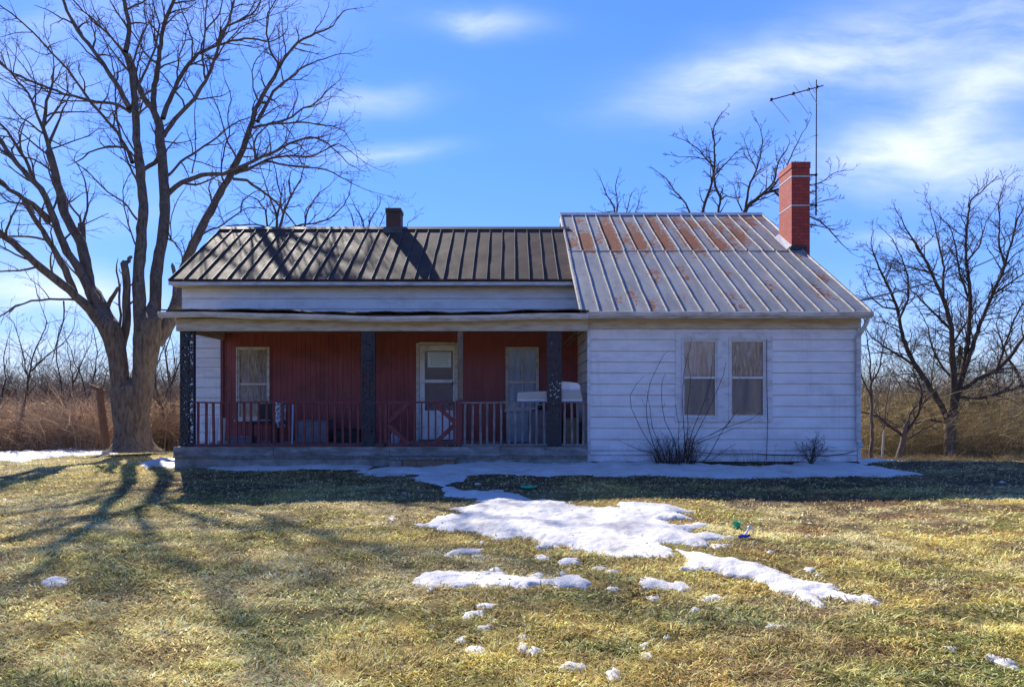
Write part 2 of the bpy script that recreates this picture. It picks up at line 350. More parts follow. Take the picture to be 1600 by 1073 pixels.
blobs=[(745,32,75,17,-3,.95),(1120,125,120,34,14,.50),(1260,95,200,50,12,.50),(1500,40,230,70,14,.60),(1440,205,200,40,24,.48),(1560,140,150,50,24,.45),(1540,262,170,42,8,.70),(1360,250,150,34,12,.35),(610,246,75,13,4,.7),(575,158,85,20,6,.5),
       (60,452,150,32,-6,.95),(40,60,200,60,30,.30),(60,200,110,60,20,.30),(150,330,190,40,10,.22),(1390,378,70,12,0,.5),(1120,330,200,60,0,.0),(80,560,300,60,0,.5),(1500,560,300,80,0,.35),(420,20,150,50,10,.25)]
acc=None
for (bx,by,rx,ry,an,am) in blobs:
    if am==0: continue
    mp=g.n('ShaderNodeMapping',vector_type='TEXTURE'); nt.links.new(uvw,mp.inputs[0]); mp.inputs['Location'].default_value=((bx-HX)/F,(HY-by)/F,0); mp.inputs['Rotation'].default_value=(0,0,R(an)); mp.inputs['Scale'].default_value=(rx/F,ry/F,1)
    dp=g.n('ShaderNodeVectorMath',operation='DOT_PRODUCT'); nt.links.new(mp.outputs[0],dp.inputs[0]); nt.links.new(mp.outputs[0],dp.inputs[1])
    e=g.m('EXPONENT',g.m('MULTIPLY',dp.outputs['Value'],-.8)); e=g.m('MULTIPLY',e,am); acc=e if acc is None else g.m('ADD',acc,e)
wisp=g.noise(g.map(uvw,(1.0,4.0,1),rot=(0,0,R(-16))),3.2,7,.58); wisp2=g.noise(g.map(uvw,(1,2.2,1),rot=(0,0,R(-20))),9,6,.6)
dens=g.m('MULTIPLY',acc,g.m('ADD',g.rng(wisp,.35,.65,.35,1.25),g.rng(wisp2,.3,.7,-.15,.2)))
gen=g.m('MULTIPLY',g.rng(g.noise(g.map(tc,(1,1,3)),2.2,6,.6),.52,.75,0,.35),g.rng(sep.outputs[1],.1,-.1,0,1))
dens=g.m('MULTIPLY',g.m('ADD',g.m('MULTIPLY',dens,g.rng(sep.outputs[1],.02,.15,0,1)),gen),.62,clamp=True)
hs=g.n('ShaderNodeHueSaturation'); nt.links.new(sky.outputs[0],hs.inputs['Color']); hs.inputs['Saturation'].default_value=1.16; hs.inputs['Hue'].default_value=.508; hs.inputs['Value'].default_value=.86
lum=g.n('ShaderNodeRGBToBW'); nt.links.new(hs.outputs[0],lum.inputs[0]); kf=g.m('DIVIDE',1.42,g.m('ADD',1.0,g.m('MULTIPLY',lum.outputs[0],.40)))
cmpn=g.n('ShaderNodeVectorMath',operation='SCALE'); nt.links.new(hs.outputs[0],cmpn.inputs[0]); nt.links.new(kf,cmpn.inputs['Scale'])
hz=g.mix(1.0,cmpn.outputs[0],(.86,.87,1.08),'MULTIPLY'); skc=g.mix(dens,hz,(3.5,3.75,4.5)); nt.links.new(skc,bg.inputs[0])
S.view_settings.view_transform='Standard'; S.view_settings.look='None'; S.view_settings.exposure=1.16; S.view_settings.gamma=1

# ------------------------------------------------------------------ snow outlines (world space)
def W2(pts): return np.array([hit(a,b) for a,b in pts])
def sdf(poly,X,Y):
    inside=np.zeros(X.shape,bool); D=np.full(X.shape,1e9); n=len(poly)
    for i in range(n):
        x0,y0=poly[i]; x1,y1=poly[(i+1)%n]
        dx,dy=x1-x0,y1-y0; t=np.clip(((X-x0)*dx+(Y-y0)*dy)/(dx*dx+dy*dy+1e-12),0,1)
        D=np.minimum(D,np.hypot(X-x0-t*dx,Y-y0-t*dy))
        c=((y0>Y)!=(y1>Y)); xin=(x1-x0)*(Y-y0)/((y1-y0) if abs(y1-y0)>1e-12 else 1e-12)+x0
        inside^= c&(X<xin)
    return np.where(inside,D,-D)
def el(cx,cy,rx,ry,n=15,s=0):
    r=random.Random(int(cx*7+cy*13)); 
    return [(cx+rx*cos(2*pi*i/n)*r.uniform(.45,1.35),cy+ry*sin(2*pi*i/n)*r.uniform(.45,1.3)) for i in range(n)]
snow_polys={
 'foundation':[(560,738),(600,730),(700,728),(780,722.5),(900,723),(1000,722),(1060,725),(1130,727),(1180,730),(1240,726),(1300,724),(1345,729),(1400,735),(1445,741),(1380,746),(1300,745),(1200,747),(1130,748),(1060,745),(1000,743),(960,745),(900,742),(860,745),(800,742),(760,740),(730,744),(700,741),(640,742),(590,742)],
 'porch':[(322,731),(400,727),(470,724),(540,723.5),(583,729),(575,735),(500,733),(420,736),(350,734)],
 'main':[(648,821),(687,808),(722,801),(715,794),(736,789),(750,787),(735,779),(697,778),(669,775),(690,771),(676,758),(650,752),(655,742),(700,740),(730,745),(722,752),(704,757),(729,765),(785,766),(820,770),(837,779),(890,784),(907,793),(967,794),(972,786),(995,785),(1058,793),(1086,799),(1058,802),(1086,812),(1040,815),(1060,822),(1103,821),(1078,833),(1110,834),(1145,840),(1110,843),(1103,854),(1040,850),(1055,860),(1040,871),(960,871),(918,864),(883,854),(837,857),(844,847),(806,836),(799,845),(778,845),(746,831),(708,831)],
 'tail':[(1045,855),(1075,861),(1124,871),(1162,875),(1208,889),(1231,903),(1267,910),(1292,913),(1320,927),(1369,929),(1372,941),(1337,941),(1292,934),(1290,948),(1257,941),(1215,927),(1208,913),(1127,896),(1064,889),(1075,878),(1071,868)],
 'small_top':[(692,868),(715,856),(757,857),(746,864),(722,866),(701,871)],
 'long':[(647,910),(669,896),(715,892),(785,894),(827,906),(841,898),(848,906),(890,901),(925,908),(918,917),(876,919),(848,912),(827,920),(785,917),(750,922),(746,913),(708,922),(694,912),(669,924)],
 'oval':[(991,910),(1016,903),(1065,910),(1082,922),(1065,926),(1030,920),(1005,920)],
 'hedge':[(-90,712),(0,709),(60,707),(120,704),(180,704),(184,709),(100,713),(40,718),(0,721),(-90,725)],
 'corner':[(216,724),(250,717),(290,716),(286,730),(262,732),(246,728),(228,733)],
}
z4=lambda u,v,a,b:(540+u*.35,700+v*.35,a*.35,b*.35); z5=lambda u,v,a,b:(1040+u*.35,700+v*.35,a*.35,b*.35)
smalls=[z4(*t) for t in [(580,485,25,8),(700,493,15,6),(880,490,40,12),(1010,505,50,17),(1130,540,40,9),(1200,553,32,8),(670,545,55,12),(635,702,60,14),(570,745,65,20),(660,768,22,8),(640,798,38,20),(380,798,32,12),(525,855,25,17),(560,905,50,23),(785,848,25,17),(795,885,18,14),(840,903,22,12),(1005,975,58,18),(980,1027,22,8),(1190,1015,28,30),(1370,670,38,12),(1190,630,30,9),(1215,660,10,6),(1330,885,22,12),(1340,925,28,12),(1385,828,33,10),(1430,838,16,10),(1555,730,20,18),(1575,772,10,8),(965,560,18,6),(210,318,14,9),(300,718,10,6),(1520,1057,35,9),(610,425,8,6),(260,200,16,3),(75,200,10,3),(590,160,14,4)]]
smalls+=[z5(*t) for t in [(645,545,35,11),(680,565,18,6),(215,665,44,20),(245,710,28,8),(485,798,42,11),(280,935,25,12),(190,890,33,6),(1280,895,28,9),(1380,915,42,9),(1450,932,38,12),(1510,960,42,14),(1555,985,20,10),(1505,150,15,4),(470,465,18,5),(235,440,40,13),(270,430,30,7),(155,345,35,13)]]
smalls+=[(87,908,20,8),(75,912,10,3),(190,885,14,3),(30,720,22,2),(600,742,40,3),(668,748,25,3),(735,795,30,3)]
SP={k:W2(v) for k,v in snow_polys.items()}; SM=[W2(el(*t)) for t in smalls]
for p in list(SP.values())+SM: p[:,1]=np.minimum(p[:,1],40)
def snow_mesh(polys,cell,thick,slope=.45,rough=.05):
    V=[];Q=[];b=0
    for poly in polys:
        x0,y0=poly.min(0)-.12; x1,y1=poly.max(0)+.12
        c=max(cell,min(.05,(x1-x0)/20)) if cell<.02 else cell
        nx=int((x1-x0)/c)+2; ny=int((y1-y0)/c)+2
        X,Y=np.meshgrid(np.linspace(x0,x1,nx),np.linspace(y0,y1,ny),indexing='ij')
        s=sdf(poly,X,Y)+(fbm(X,Y,4,7)-.5)*rough*2+(fbm(X,Y,3,24)-.5)*rough*1.0
        if len(poly)>25: s=np.minimum(s,.22-.6*sstep(.52,.66,fbm(X+4,Y*1.7,4,1.5))*sstep(8.2,8.9,Y)*sstep(1.6,.2,X)+.6)-.5*sstep(.50,.60,fbm(X+4,Y*1.7,4,1.5))*sstep(8.2,8.9,Y)*sstep(1.6,.2,X)*.17
        h=np.where(s>0,thick*(1-np.exp(-s*slope*.9/thick)),s*1.2)
        h=h+np.where(s>-.02,(fbm(X+9,Y,4,3.2)-.5)*thick*2.2*np.clip(s/.15,0,1)+(fbm(X+3,Y,3,16)-.5)*.016,0)
        Z=gz(X,Y)+np.maximum(h,-.08)+.006
        idx=np.arange(nx*ny).reshape(nx,ny); ok=(s>-c*2.2)
        k=ok[:-1,:-1]|ok[1:,:-1]|ok[1:,1:]|ok[:-1,1:]
        q=np.stack([idx[:-1,:-1],idx[1:,:-1],idx[1:,1:],idx[:-1,1:]],-1)[k]
        used=np.unique(q); rm=np.full(nx*ny,-1); rm[used]=np.arange(len(used))
        V.append(np.stack([X,Y,Z],-1).reshape(-1,3)[used]); Q.append(rm[q]+b); b+=len(used)
    return np.concatenate(V),[np.concatenate(Q)]
labels={'foundation':('long bluish bank of snow in the shade along the foot of the white wall',.05),'porch':('thin sliver of shaded snow in front of the left half of the porch base',.03),
 'main':('largest melting snow patch, spreading from the porch step across the lawn',.035),'tail':('long diagonal tongue of sunlit snow pointing to the lower right on the lawn',.04),
 'small_top':('little flat snow patch just below the left tip of the largest patch',.03),'long':('wide low snow patch with ragged lower edge, alone below the largest patch',.035),
 'oval':('oval snow patch on the grass left of the diagonal tongue of snow',.04),'hedge':('bright strip of snow at the foot of the brown brush on the left',.07),'corner':('dirty snow heap between the big tree and the porch corner',.07)}
for k,(lb,th) in labels.items():
    V,Q=snow_mesh([SP[k]],.022 if k in('main','tail','long','oval','small_top') else .035,th,rough=.05 if k in('hedge','porch','corner') else .085 if k!='small_top' else .03)
    props(fast('snow_patch',V,Q,M['snow'],smooth=True),lb,'snow patch','melting snow patches around the house')
V,Q=snow_mesh(SM,.011,.030,.6,.035); props(fast('snow',V,Q,M['snow'],smooth=True),'scattered small remnants of snow lying in the grass','snow',kind='stuff')
def snow_cover(X,Y):
    m=np.full(X.shape,-1e3)
    for p in list(SP.values())+SM:
        a=p.min(0)-.05; b=p.max(0)+.05; k=(X>a[0])&(X<b[0])&(Y>a[1])&(Y<b[1])
        if k.any():
            s=sdf(p,X[k],Y[k])+((fbm(X[k],Y[k],4,7)-.5)*.10 if len(p)>12 else 0); m[k]=np.maximum(m[k],s)
    return m
# ------------------------------------------------------------------ lawn
def lawn_col(X,Y):
    """base colour field: straw / olive / green / mud, plus painted shade by the house"""
    straw=np.array([.72,.53,.15]); pale=np.array([.84,.68,.34]); olive=np.array([.38,.33,.08]); green=np.array([.19,.22,.06]); mud=np.array([.19,.125,.07]); rust=np.array([.34,.17,.07])
    a=fbm(X,Y*1.6,4,.55); b=fbm(X+31,Y*2.0,4,1.3); c=fbm(X+77,Y*2.2,4,.9); d=fbm(X-40,Y*1.4,3,2.3)
    C=straw[None]*np.ones((len(X),1))
    def bl(C,col,w): return C*(1-w[:,None])+col[None]*w[:,None]
    left=sstep(1.5,-3.0,X)
    C=bl(C,pale,np.clip(sstep(.5,.66,a+.14*left)*.75,0,1)); C=bl(C,olive,sstep(.47,.62,b)*.85); C=bl(C,green,sstep(.54,.68,c)*sstep(6.5,3.2,Y)*.95+sstep(.58,.7,c)*.35*sstep(3.2,6.5,Y))
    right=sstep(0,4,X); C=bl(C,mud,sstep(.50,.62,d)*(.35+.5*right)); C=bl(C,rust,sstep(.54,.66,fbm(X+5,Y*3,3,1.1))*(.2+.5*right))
    soil_shade=sstep(8.7,10.6,Y+(fbm(X,Y,3,.8)-.5)*3)*sstep(-6.9,-5.6,X)*sstep(14,9,X); C=bl(C,mud*.9,soil_shade*(.62+.3*sstep(.42,.6,b)))  # trodden soil plus the house's shade painted into the lawn colour, noisy edge
    path=np.exp(-((X+.2)/1.4)**2)*sstep(7.5,9.2,Y); C=bl(C,mud,path*.7)
    return C
def spaced(a,b,fine,lo,hi,grow=1.25):
    xs=list(np.arange(a,b,fine)); s=fine
    x=b
    while x<hi: xs.append(x); s=min(s*grow,40); x+=s
    xs.append(hi); s=fine; x=a-fine
    pre=[]
    while x>lo: pre.append(x); s=min(s*grow,40); x-=s
    pre.append(lo); return np.array(pre[::-1]+xs)
xs=spaced(-11,11,.055,-700,700); ys=spaced(1.6,13,.045,-60,900)
X,Y=np.meshgrid(xs,ys,indexing='ij'); Z=gz(X,Y)+(fbm(X,Y,3,14)-.5)*.03*(sstep(14,11,Y))
idx=np.arange(X.size).reshape(X.shape); q=np.stack([idx[:-1,:-1],idx[1:,:-1],idx[1:,1:],idx[:-1,1:]],-1).reshape(-1,4)
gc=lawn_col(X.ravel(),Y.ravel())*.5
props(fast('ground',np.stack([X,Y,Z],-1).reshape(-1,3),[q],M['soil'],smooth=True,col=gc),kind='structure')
def blades(N,y0,y1,L0,L1,w0,w1,lay=(.25,1.0),power=1.0,xlim=None):
    Y=y0+(y1-y0)*rng.random(N)**power; X=(rng.random(N)*2-1)*(.84*Y+.8)
    if xlim: X=xlim[0]+(xlim[1]-xlim[0])*rng.random(N)
    dens=fbm(X,Y,3,2.2); k=(rng.random(N)<.25+1.9*(fbm(X+3,Y,3,4.5)-.3)+.5*(dens-.4)); X=X[k];Y=Y[k]
    sc=snow_cover(X,Y); k=(sc<rng.random(len(sc))**3*.10)&~((Y>12.28)&(Y<23)&(X>-6.6)&(X<6.95))&~((Y>14.2)&(Y<19)&(X>-7.5)&(X<0)); X=X[k];Y=Y[k]; N=len(X)
    clump=fbm(X,Y,2,9)
    L=(L0+(L1-L0)*rng.random(N))*(.6+.8*clump); w=w0+(w1-w0)*rng.random(N)
    base=fbm(X,Y,2,1.7)*4*pi; yaw=np.where(rng.random(N)<.55,base+rng.normal(0,.7,N),rng.random(N)*2*pi)
    el_=rng.uniform(lay[0],lay[1],N); dx,dy=np.cos(yaw),np.sin(yaw)
    z0=gz(X,Y)
    b=np.stack([X,Y,z0],-1); h=np.stack([dx*np.cos(el_),dy*np.cos(el_),np.sin(el_)],-1)
    mid=b+h*L[:,None]*.5; droop=rng.uniform(.1,.9,N); h2=np.stack([dx*np.cos(el_-droop),dy*np.cos(el_-droop),np.sin(el_-droop)],-1)
    tip=mid+h2*L[:,None]*.5; tip[:,2]=np.maximum(tip[:,2],z0+.004)
    s=np.stack([-dy,dx,rng.uniform(-.5,.5,N)],-1)*(w/2)[:,None]
    V=np.stack([b-s,b+s,mid-s*.8,mid+s*.8,tip],1).reshape(-1,3); i=np.arange(N)[:,None]*5
    q=np.concatenate([i,i+1,i+3,i+2],1); t=np.concatenate([i+2,i+3,i+4],1)
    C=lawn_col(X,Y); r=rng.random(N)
    straw=np.array([.92,.72,.32]); grn=np.array([.20,.25,.07]); brn=np.array([.20,.12,.06])
    C=np.where((r<.34)[:,None],C*.35+straw*.65,C); C=np.where(((r>.34)&(r<.34+.22*sstep(9,3,Y)+.06))[:,None],C*.4+grn*.6,C); C=np.where((r>.88)[:,None],C*.4+brn*.6,C)
    C=C*(.25+1.6*fbm(X*1.0,Y*1.8,4,5.0))[:,None]*1.05; C=np.minimum(C*rng.uniform(.45,1.75,(N,1)),.92)
    return V,q,t,np.repeat(C,5,0)
parts=[blades(150000,2.3,4.4,.035,.095,.0036,.0075,(.05,.9),.9),blades(170000,4.0,7.2,.035,.09,.0055,.0105,(.05,.85),.9),blades(160000,6.8,13.5,.035,.085,.008,.015,(.05,.75),.9),
       blades(16000,12.4,24,.04,.09,.008,.014,(.3,1.2),1,(-22,-6.3)),blades(20000,12.4,26,.04,.09,.008,.016,(.3,1.2),1,(6.9,24))]
V=[];Qs=[];T=[];C=[];b=0
for v,q,t,c in parts: V.append(v);Qs.append(q+b);T.append(t+b);C.append(c);b+=len(v)
props(fast('grass',np.concatenate(V),[np.concatenate(Qs),np.concatenate(T)],M['grass'],col=np.concatenate(C)),'matted dry winter grass covering the yard, straw coloured with green','grass',kind='stuff')

# ------------------------------------------------------------------ the house
H=thing('farmhouse','old single storey white farmhouse with dark metal roof, red porch wall and rusty roofed wing','house',(0,14,0))
def clap(x0,x1,z0,z1,y,mat,name,courses,holes=(),parent=H,axis='y',flip=1,lap=.012):
    """lapped boards; axis 'y' = wall facing the street at depth y, axis 'x' = side wall at x=y running along y"""
    V=[];Q=[]
    zs=sorted(set([z for z in courses if z0<z<z1]+[z0,z1]))
    for i in range(len(zs)-1):
        a,b=zs[i],zs[i+1]; zb=sorted(set([a,b]+[h for hh in holes for h in (hh[2],hh[3]) if a<h<b]))
        for j in range(len(zb)-1):
            c,d=zb[j],zb[j+1]; m=(c+d)/2
            hs=sorted([(hh[0],hh[1]) for hh in holes if hh[2]<m<hh[3]])
            segs=[];cur=x0
            for (p,q) in hs: segs.append((cur,p)); cur=q
            segs.append((cur,x1))
            for (p,q) in segs:
                if q-p<.01: continue
                n=max(1,int((q-p)/.3)); xx=np.linspace(p,q,n+1)
                off=lambda z:-lap*(b-z)/(b-a)-.002
                top=(j==len(zb)-2); rows=[(c,off(c)),(d-(.017 if top else 0),off(d))]
                if top: rows=rows+[(d-.0165,.022),(d,.022)]
                if j==0: rows=[(c,.022)]+rows
                base=len(V)
                for (z,o) in rows:
                    for x in xx:
                        wv=float(fbm(x*1.0,z*3+i,2,1.1)-.5)*.005
                        V.append((x,y+flip*(o+wv),z+wv*.6) if axis=='y' else (y+flip*(o+wv),x,z))
                for r in range(len(rows)-1):
                    for k in range(n): Q.append((base+r*(n+1)+k,base+r*(n+1)+k+1,base+(r+1)*(n+1)+k+1,base+(r+1)*(n+1)+k))
    return fast(name,V,[Q],mat,parent)
def zp(py,d): return CZ+(HY-py)/F*d
def xp(px,d): return (px-HX)/F*d
YW=12.5; YM=14.3
WX0,WX1=1.475,6.79; MX0=-7.37; PX0=-6.48
wc=[zp(t,YW) for t in (710.3,703,685.6,668,650.6,634,616.5,599,582,565,548,530,513.7)]
# openings
ww1=(xp(1064,YW),xp(1122,YW),zp(654,YW),zp(529,YW)); ww2=(xp(1138,YW),xp(1197,YW),zp(654,YW),zp(529,YW))
clap(WX0,WX1,zp(720.5,YW),2.80,YW,M['siding'],'wing_wall',wc,[ww1,ww2])
cs=[.05+.215*i for i in range(30)]
clap(YW,22.6,-.1,2.85,WX0,M['siding'],'wing_side_wall',cs,axis='x'); clap(YW,22.6,-1.2,2.85,WX1,M['siding'],'wing_side_wall',[c-1 for c in cs]+cs,axis='x',flip=-1)
clap(WX0,WX1,-1.0,2.85,22.6,M['siding'],'wing_back_wall',[c-1 for c in cs]+cs,flip=-1)
mc=[zp(t,YM) for t in (482.5,466,449.5)]
mwall=clap(MX0,WX0,2.9,3.9,YM,M['siding'],'main_wall',mc)
clap(MX0,PX0,-.1,2.9,YM,M['siding'],'main_wall',[zp(t,YM) for t in (690,675,661,647.5,635.5,620.5,604.5,589,573,558.5,543.5,527)])
clap(YM,18.7,-.3,3.9,MX0,M['siding'],'main_side_wall',cs,axis='x'); clap(MX0,WX0,-.5,3.9,18.7,M['siding'],'main_back_wall',cs,flip=-1)
# gable ends
b=MB(); b.prism([(YM+.02,3.72),(18.68,3.72),(16.49,5.50)],'x',MX0+.005,MX0+.06); b.build('gable_end',M['siding'],H)
for xx in (WX0+.005,WX1-.06): MB().prism([(YW+.02,2.8),(22.58,2.8),(17.57,6.16)],'x',xx,xx+.055).build('gable_end',M['siding'],H)
# red recessed wall
d0=(xp(652,YM),xp(714,YM),.30,zp(536,YM)); w1=(xp(370,YM),xp(422,YM),zp(656,YM),zp(542,YM)); w2=(xp(790,YM),xp(842,YM),zp(641,YM),zp(542,YM))
def panel_wall():
    V=[];Q=[]; holes=[d0,w1,w2]; x=PX0; cuts=[]
    r=random.Random(3)
    while x<WX0-.01:
        w=r.choice([.10,.10,.14,.09,.12]); e=min(x+w,WX0); cuts.append((x,e-.008,0)); cuts.append((e-.008,e,.006)); x=e
    xb=sorted(set([h[0] for h in holes]+[h[1] for h in holes])); zb=sorted(set([.30,2.72]+[h[k] for h in holes for k in(2,3)]))
    out=[]
    for a,e,o in cuts:
        ps=[a]+[q for q in xb if a<q<e]+[e]
        for i in range(len(ps)-1): out.append((ps[i],ps[i+1],o))
    last=None
    for a,e,o in out:
        for j in range(len(zb)-1):
            m=((a+e)/2,(zb[j]+zb[j+1])/2)
            if any(h[0]<m[0]<h[1] and h[2]-1e-6<m[1]<h[3] for h in holes): continue
            k=len(V); V+= [(a,YM+o,zb[j]),(e,YM+o,zb[j]),(e,YM+o,zb[j+1]),(a,YM+o,zb[j+1])]; Q.append((k,k+1,k+2,k+3))
            if o>0:
                for xx,yy0,yy1 in ((a,YM,YM+o),(e,YM+o,YM)):
                    k=len(V); V+=[(xx,yy0,zb[j]),(xx,yy1,zb[j]),(xx,yy1,zb[j+1]),(xx,yy0,zb[j+1])]; Q.append((k,k+1,k+2,k+3))
    return fast('porch_wall',V,[Q],M['red'],H)
props(panel_wall(),'dark red vertical board wall recessed under the porch')
MB().box(PX0-.02,PX0+.045,YM-.03,YM-.004,.3,2.70).build('corner_board',M['redwood'],H)
MB().box(WX0-.006,WX0+.055,YW-.034,YW-.02,.0,2.66).build('corner_board',M['trim'],H)
MB().box(WX1-.05,WX1+.012,YW-.034,YW-.02,.0,2.66).build('corner_board',M['trim'],H)
MB().box(WX0,WX1+.01,YW-.036,YW-.02,zp(513.5,YW)+.004,2.79).build('frieze_board',M['cream'],H)
MB().box(WX0+.03,WX1-.03,YW+.06,YW+.2,-.35,zp(720,YW)).build('foundation',M['concrete'],H)
# ---- windows
def window(x0,x1,z0,z1,y,mid,frame,cur,muntin=False,trim=.05,outer=True,sill=True,cur2=None):
    f=MB(); t=trim; yo=y-.045
    f.box(x0-.0,x0+t*.55,yo,y+.05,z0,z1); f.box(x1-t*.55,x1,yo,y+.05,z0,z1)
    f.box(x0+t*.55,x1-t*.55,yo,y+.05,z1-t*.55,z1); f.box(x0+t*.55,x1-t*.55,yo,y+.05,z0,z0+t*.55)
    w=f.build('window',frame,H,bevel=.003)
    ix0,ix1,iz0,iz1=x0+t*.55,x1-t*.55,z0+t*.55,z1-t*.55
    s=MB(); sw=.036
    s.box(ix0,ix0+sw,y-.02,y+.02,iz0,iz1); s.box(ix1-sw,ix1,y-.02,y+.02,iz0,iz1); s.box(ix0+sw,ix1-sw,y-.02,y+.02,iz1-sw,iz1); s.box(ix0+sw,ix1-sw,y-.018,y+.02,iz0,iz0+sw*1.2)
    s.box(ix0+sw,ix1-sw,y-.028,y+.02,mid-.022,mid+.022)
    if muntin: s.box((ix0+ix1)/2-.012,(ix0+ix1)/2+.012,y-.016,y+.016,iz0+sw*1.2,mid-.022); s.box((ix0+ix1)/2-.012,(ix0+ix1)/2+.012,y-.016,y+.016,mid+.022,iz1-sw)
    s.build('sash',M['sash'] if frame is M['trim'] else frame,w,bevel=.002)
    for a,b_ in ((iz0,mid),(mid,iz1)): MB().box(ix0+sw*.6,ix1-sw*.6,y+.002,y+.006,a+.01,b_-.01).build('pane',M['glass'],w)
    def curtain(za,zb,mt,dep,amp):
        n=40; V=[];Q=[]
        for j in range(13):
            for i in range(n+1):
                u=i/n; zz=za+(zb-za)*j/12; x=ix0+(ix1-ix0)*u; ph=float(fbm(u*5,j*.12,2,1.0))*6
                V.append((x,y+dep+amp*sin(u*38+ph)+amp*1.4*(float(fbm(u*6,zz*5,3,1.0))-.5),zz))
        for j in range(12):
            for i in range(n): k=j*(n+1)+i; Q.append((k,k+1,k+n+2,k+n+1))
        fast('curtain',V,[Q],mt,w,smooth=True)
    if cur2: curtain(iz0,mid,cur2,.035,.003); curtain(mid,iz1,cur,.035,.008)
    else: curtain(iz0,iz1,cur,.035,.008)
    if sill: MB().box(x0-.03,x1+.03,y-.075,y-.046,z0-.03,z0+.012).build('sill',frame,w,bevel=.003)
    return w
a=window(*ww1,YW,zp(590,YW),M['trim'],M['curtain'],cur2=M['blind'],sill=False); props(a,'left window of the pair, with tan curtain behind the upper pane')
a=window(*ww2,YW,zp(590,YW),M['trim'],M['sheet'],cur2=M['blind'],sill=False); props(a,'right window of the pair, with crumpled brown sheeting behind the upper pane')
# casing round the pair
cas=MB(); X0,X1,Z0,Z1=xp(1055,YW),xp(1206,YW),zp(659,YW),zp(520,YW); yo=YW-.032
cas.box(X0,ww1[0]-.002,yo,YW,Z0,Z1); cas.box(ww1[1]+.002,ww2[0]-.002,yo,YW,Z0,Z1); cas.box(ww2[1]+.002,X1,yo,YW,Z0,Z1)
for wnd in (ww1,ww2): cas.box(wnd[0]-.002,wnd[1]+.002,yo,YW,wnd[3]+.002,Z1); cas.box(wnd[0]-.002,wnd[1]+.002,yo-.02,YW,Z0,wnd[2]-.002)
cas.build('window_casing',M['trim'],H,bevel=.004)
a=window(*w1,YM,zp(600,YM),M['oldtrim'],M['sheet']); props(a,'porch window with crumpled plastic sheet inside, left of the door')
a=window(*w2,YM,zp(597,YM),M['oldtrim'],M['bluecurt'],muntin=True); props(a,'porch window with a vertical glazing bar, right of the door')
# ---- door
x0,x1,z0,z1=d0; D=MB(); t=.05
D.box(x0-.02,x0+t,YM-.05,YM+.04,z0,z1); D.box(x1-t,x1+.02,YM-.05,YM+.04,z0,z1); D.box(x0+t,x1-t,YM-.05,YM+.04,z1-t*.9,z1+.02)
fr=D.build('door_frame',M['oldtrim'],H,bevel=.004)
lx0,lx1=x0+t,x1-t; gx0,gx1=xp(664,YM),xp(708,YM); zt,zm1,zm0,zb=zp(548,YM),zp(593,YM),zp(598,YM),zp(641,YM)
D=MB(); yd=YM-.03
D.box(lx0+.004,gx0,yd,YM,z0+.02,z1-t); D.box(gx1,lx1-.004,yd,YM,z0+.02,z1-t); D.box(gx0,gx1,yd,YM,zt,z1-t); D.box(gx0,gx1,yd-.006,YM,zm0,zm1); D.box(gx0,gx1,yd,YM,z0+.02,zb)
dr=D.build('door',M['white'],H,bevel=.004); props(dr,'white storm door with two glass panes and a printed notice')
MB().box(gx0-.004,gx1+.004,YM-.018,YM-.012,zm1,zt).build('pane',M['glass'],dr); MB().box(gx0-.004,gx1+.004,YM-.018,YM-.012,zb,zm0).build('pane',M['glass'],dr)
MB().box(gx0+.03,gx1-.03,YM-.008,YM-.004,z0+.10,zb-.06).build('door_panel',M['white'],dr)
MB().box(gx0-.02,gx1+.02,YM+.03,YM+.05,.9,z1).build('inner_door',M['greyviolet'],dr)
MB().box(lx1-.05,lx1-.03,yd-.045,yd-.0,zm0-.05,zm0+.03).build('handle',M['darkmetal'],dr)
nx0,nx1,nz0,nz1=xp(668.5,YM),xp(705,YM),zp(574,YM),zp(550,YM)
nb=MB().box(nx0,nx1,YM-.0245,YM-.0225,nz0,nz1); no=nb.build('notice',M['paper'],dr); props(no,'pale blue printed notice taped behind the upper glass')
ink=MB(); rr=random.Random(4)
for i in range(7):
    z=nz1-.045-i*.040; x=nx0+.05+rr.uniform(0,.03)
    while x<nx1-.07:
        L=rr.uniform(.02,.07); ink.box(x,min(x+L,nx1-.05),YM-.0258,YM-.0248,z-.007,z+.007); x+=L+.012
for (a0,a1,c0,c1) in ((nx0+.015,nx1-.015,nz1-.02,nz1-.016),(nx0+.015,nx1-.015,nz0+.016,nz0+.02)): ink.box(a0,a1,YM-.0258,YM-.0248,c0,c1)
ink.build('notice_print',M['ink'],dr)
# ---- porch structure
PF=12.28; FZ=.30
fl=MB(); fl.box(PX0,WX0-.01,PF+.05,YM-.004,FZ-.04,FZ); fl.build('porch_floor',M['floorb'],H)
e=MB(); x=PX0-.02; r=random.Random(5)
while x<WX0-.03:
    w=min(r.uniform(.8,2.6),WX0-.02-x); e.box(x,x+w-.004,PF+r.uniform(-.004,.004),PF+.046,zp(713,PF)+.012,FZ+.004); x+=w
e.build('porch_edge_board',M['floorb'],H,bevel=.003)
MB().box(PX0-.02,WX0-.02,PF-.022,PF+.04,zp(715,PF)-.004,zp(713,PF)+.008).build('porch_ledge',M['greywood'],H,bevel=.004)
MB().box(PX0+.0,WX0-.03,PF+.015,PF+.3,-.35,zp(715,PF)-.008).build('porch_base',M['concrete'],H)
MB().box(PX0,PX0+.25,PF+.3,YM,-.35,FZ-.045).build('porch_base',M['concrete'],H)
MB().box(PX0,WX0-.002,YW-.02,YM-.004,2.70,2.73).build('porch_ceiling',M['ceil'],H)
def sag(x): return -.075*exp(-((x+2.2)/2.3)**2)-.02*max(0,(x+6.6)/8)
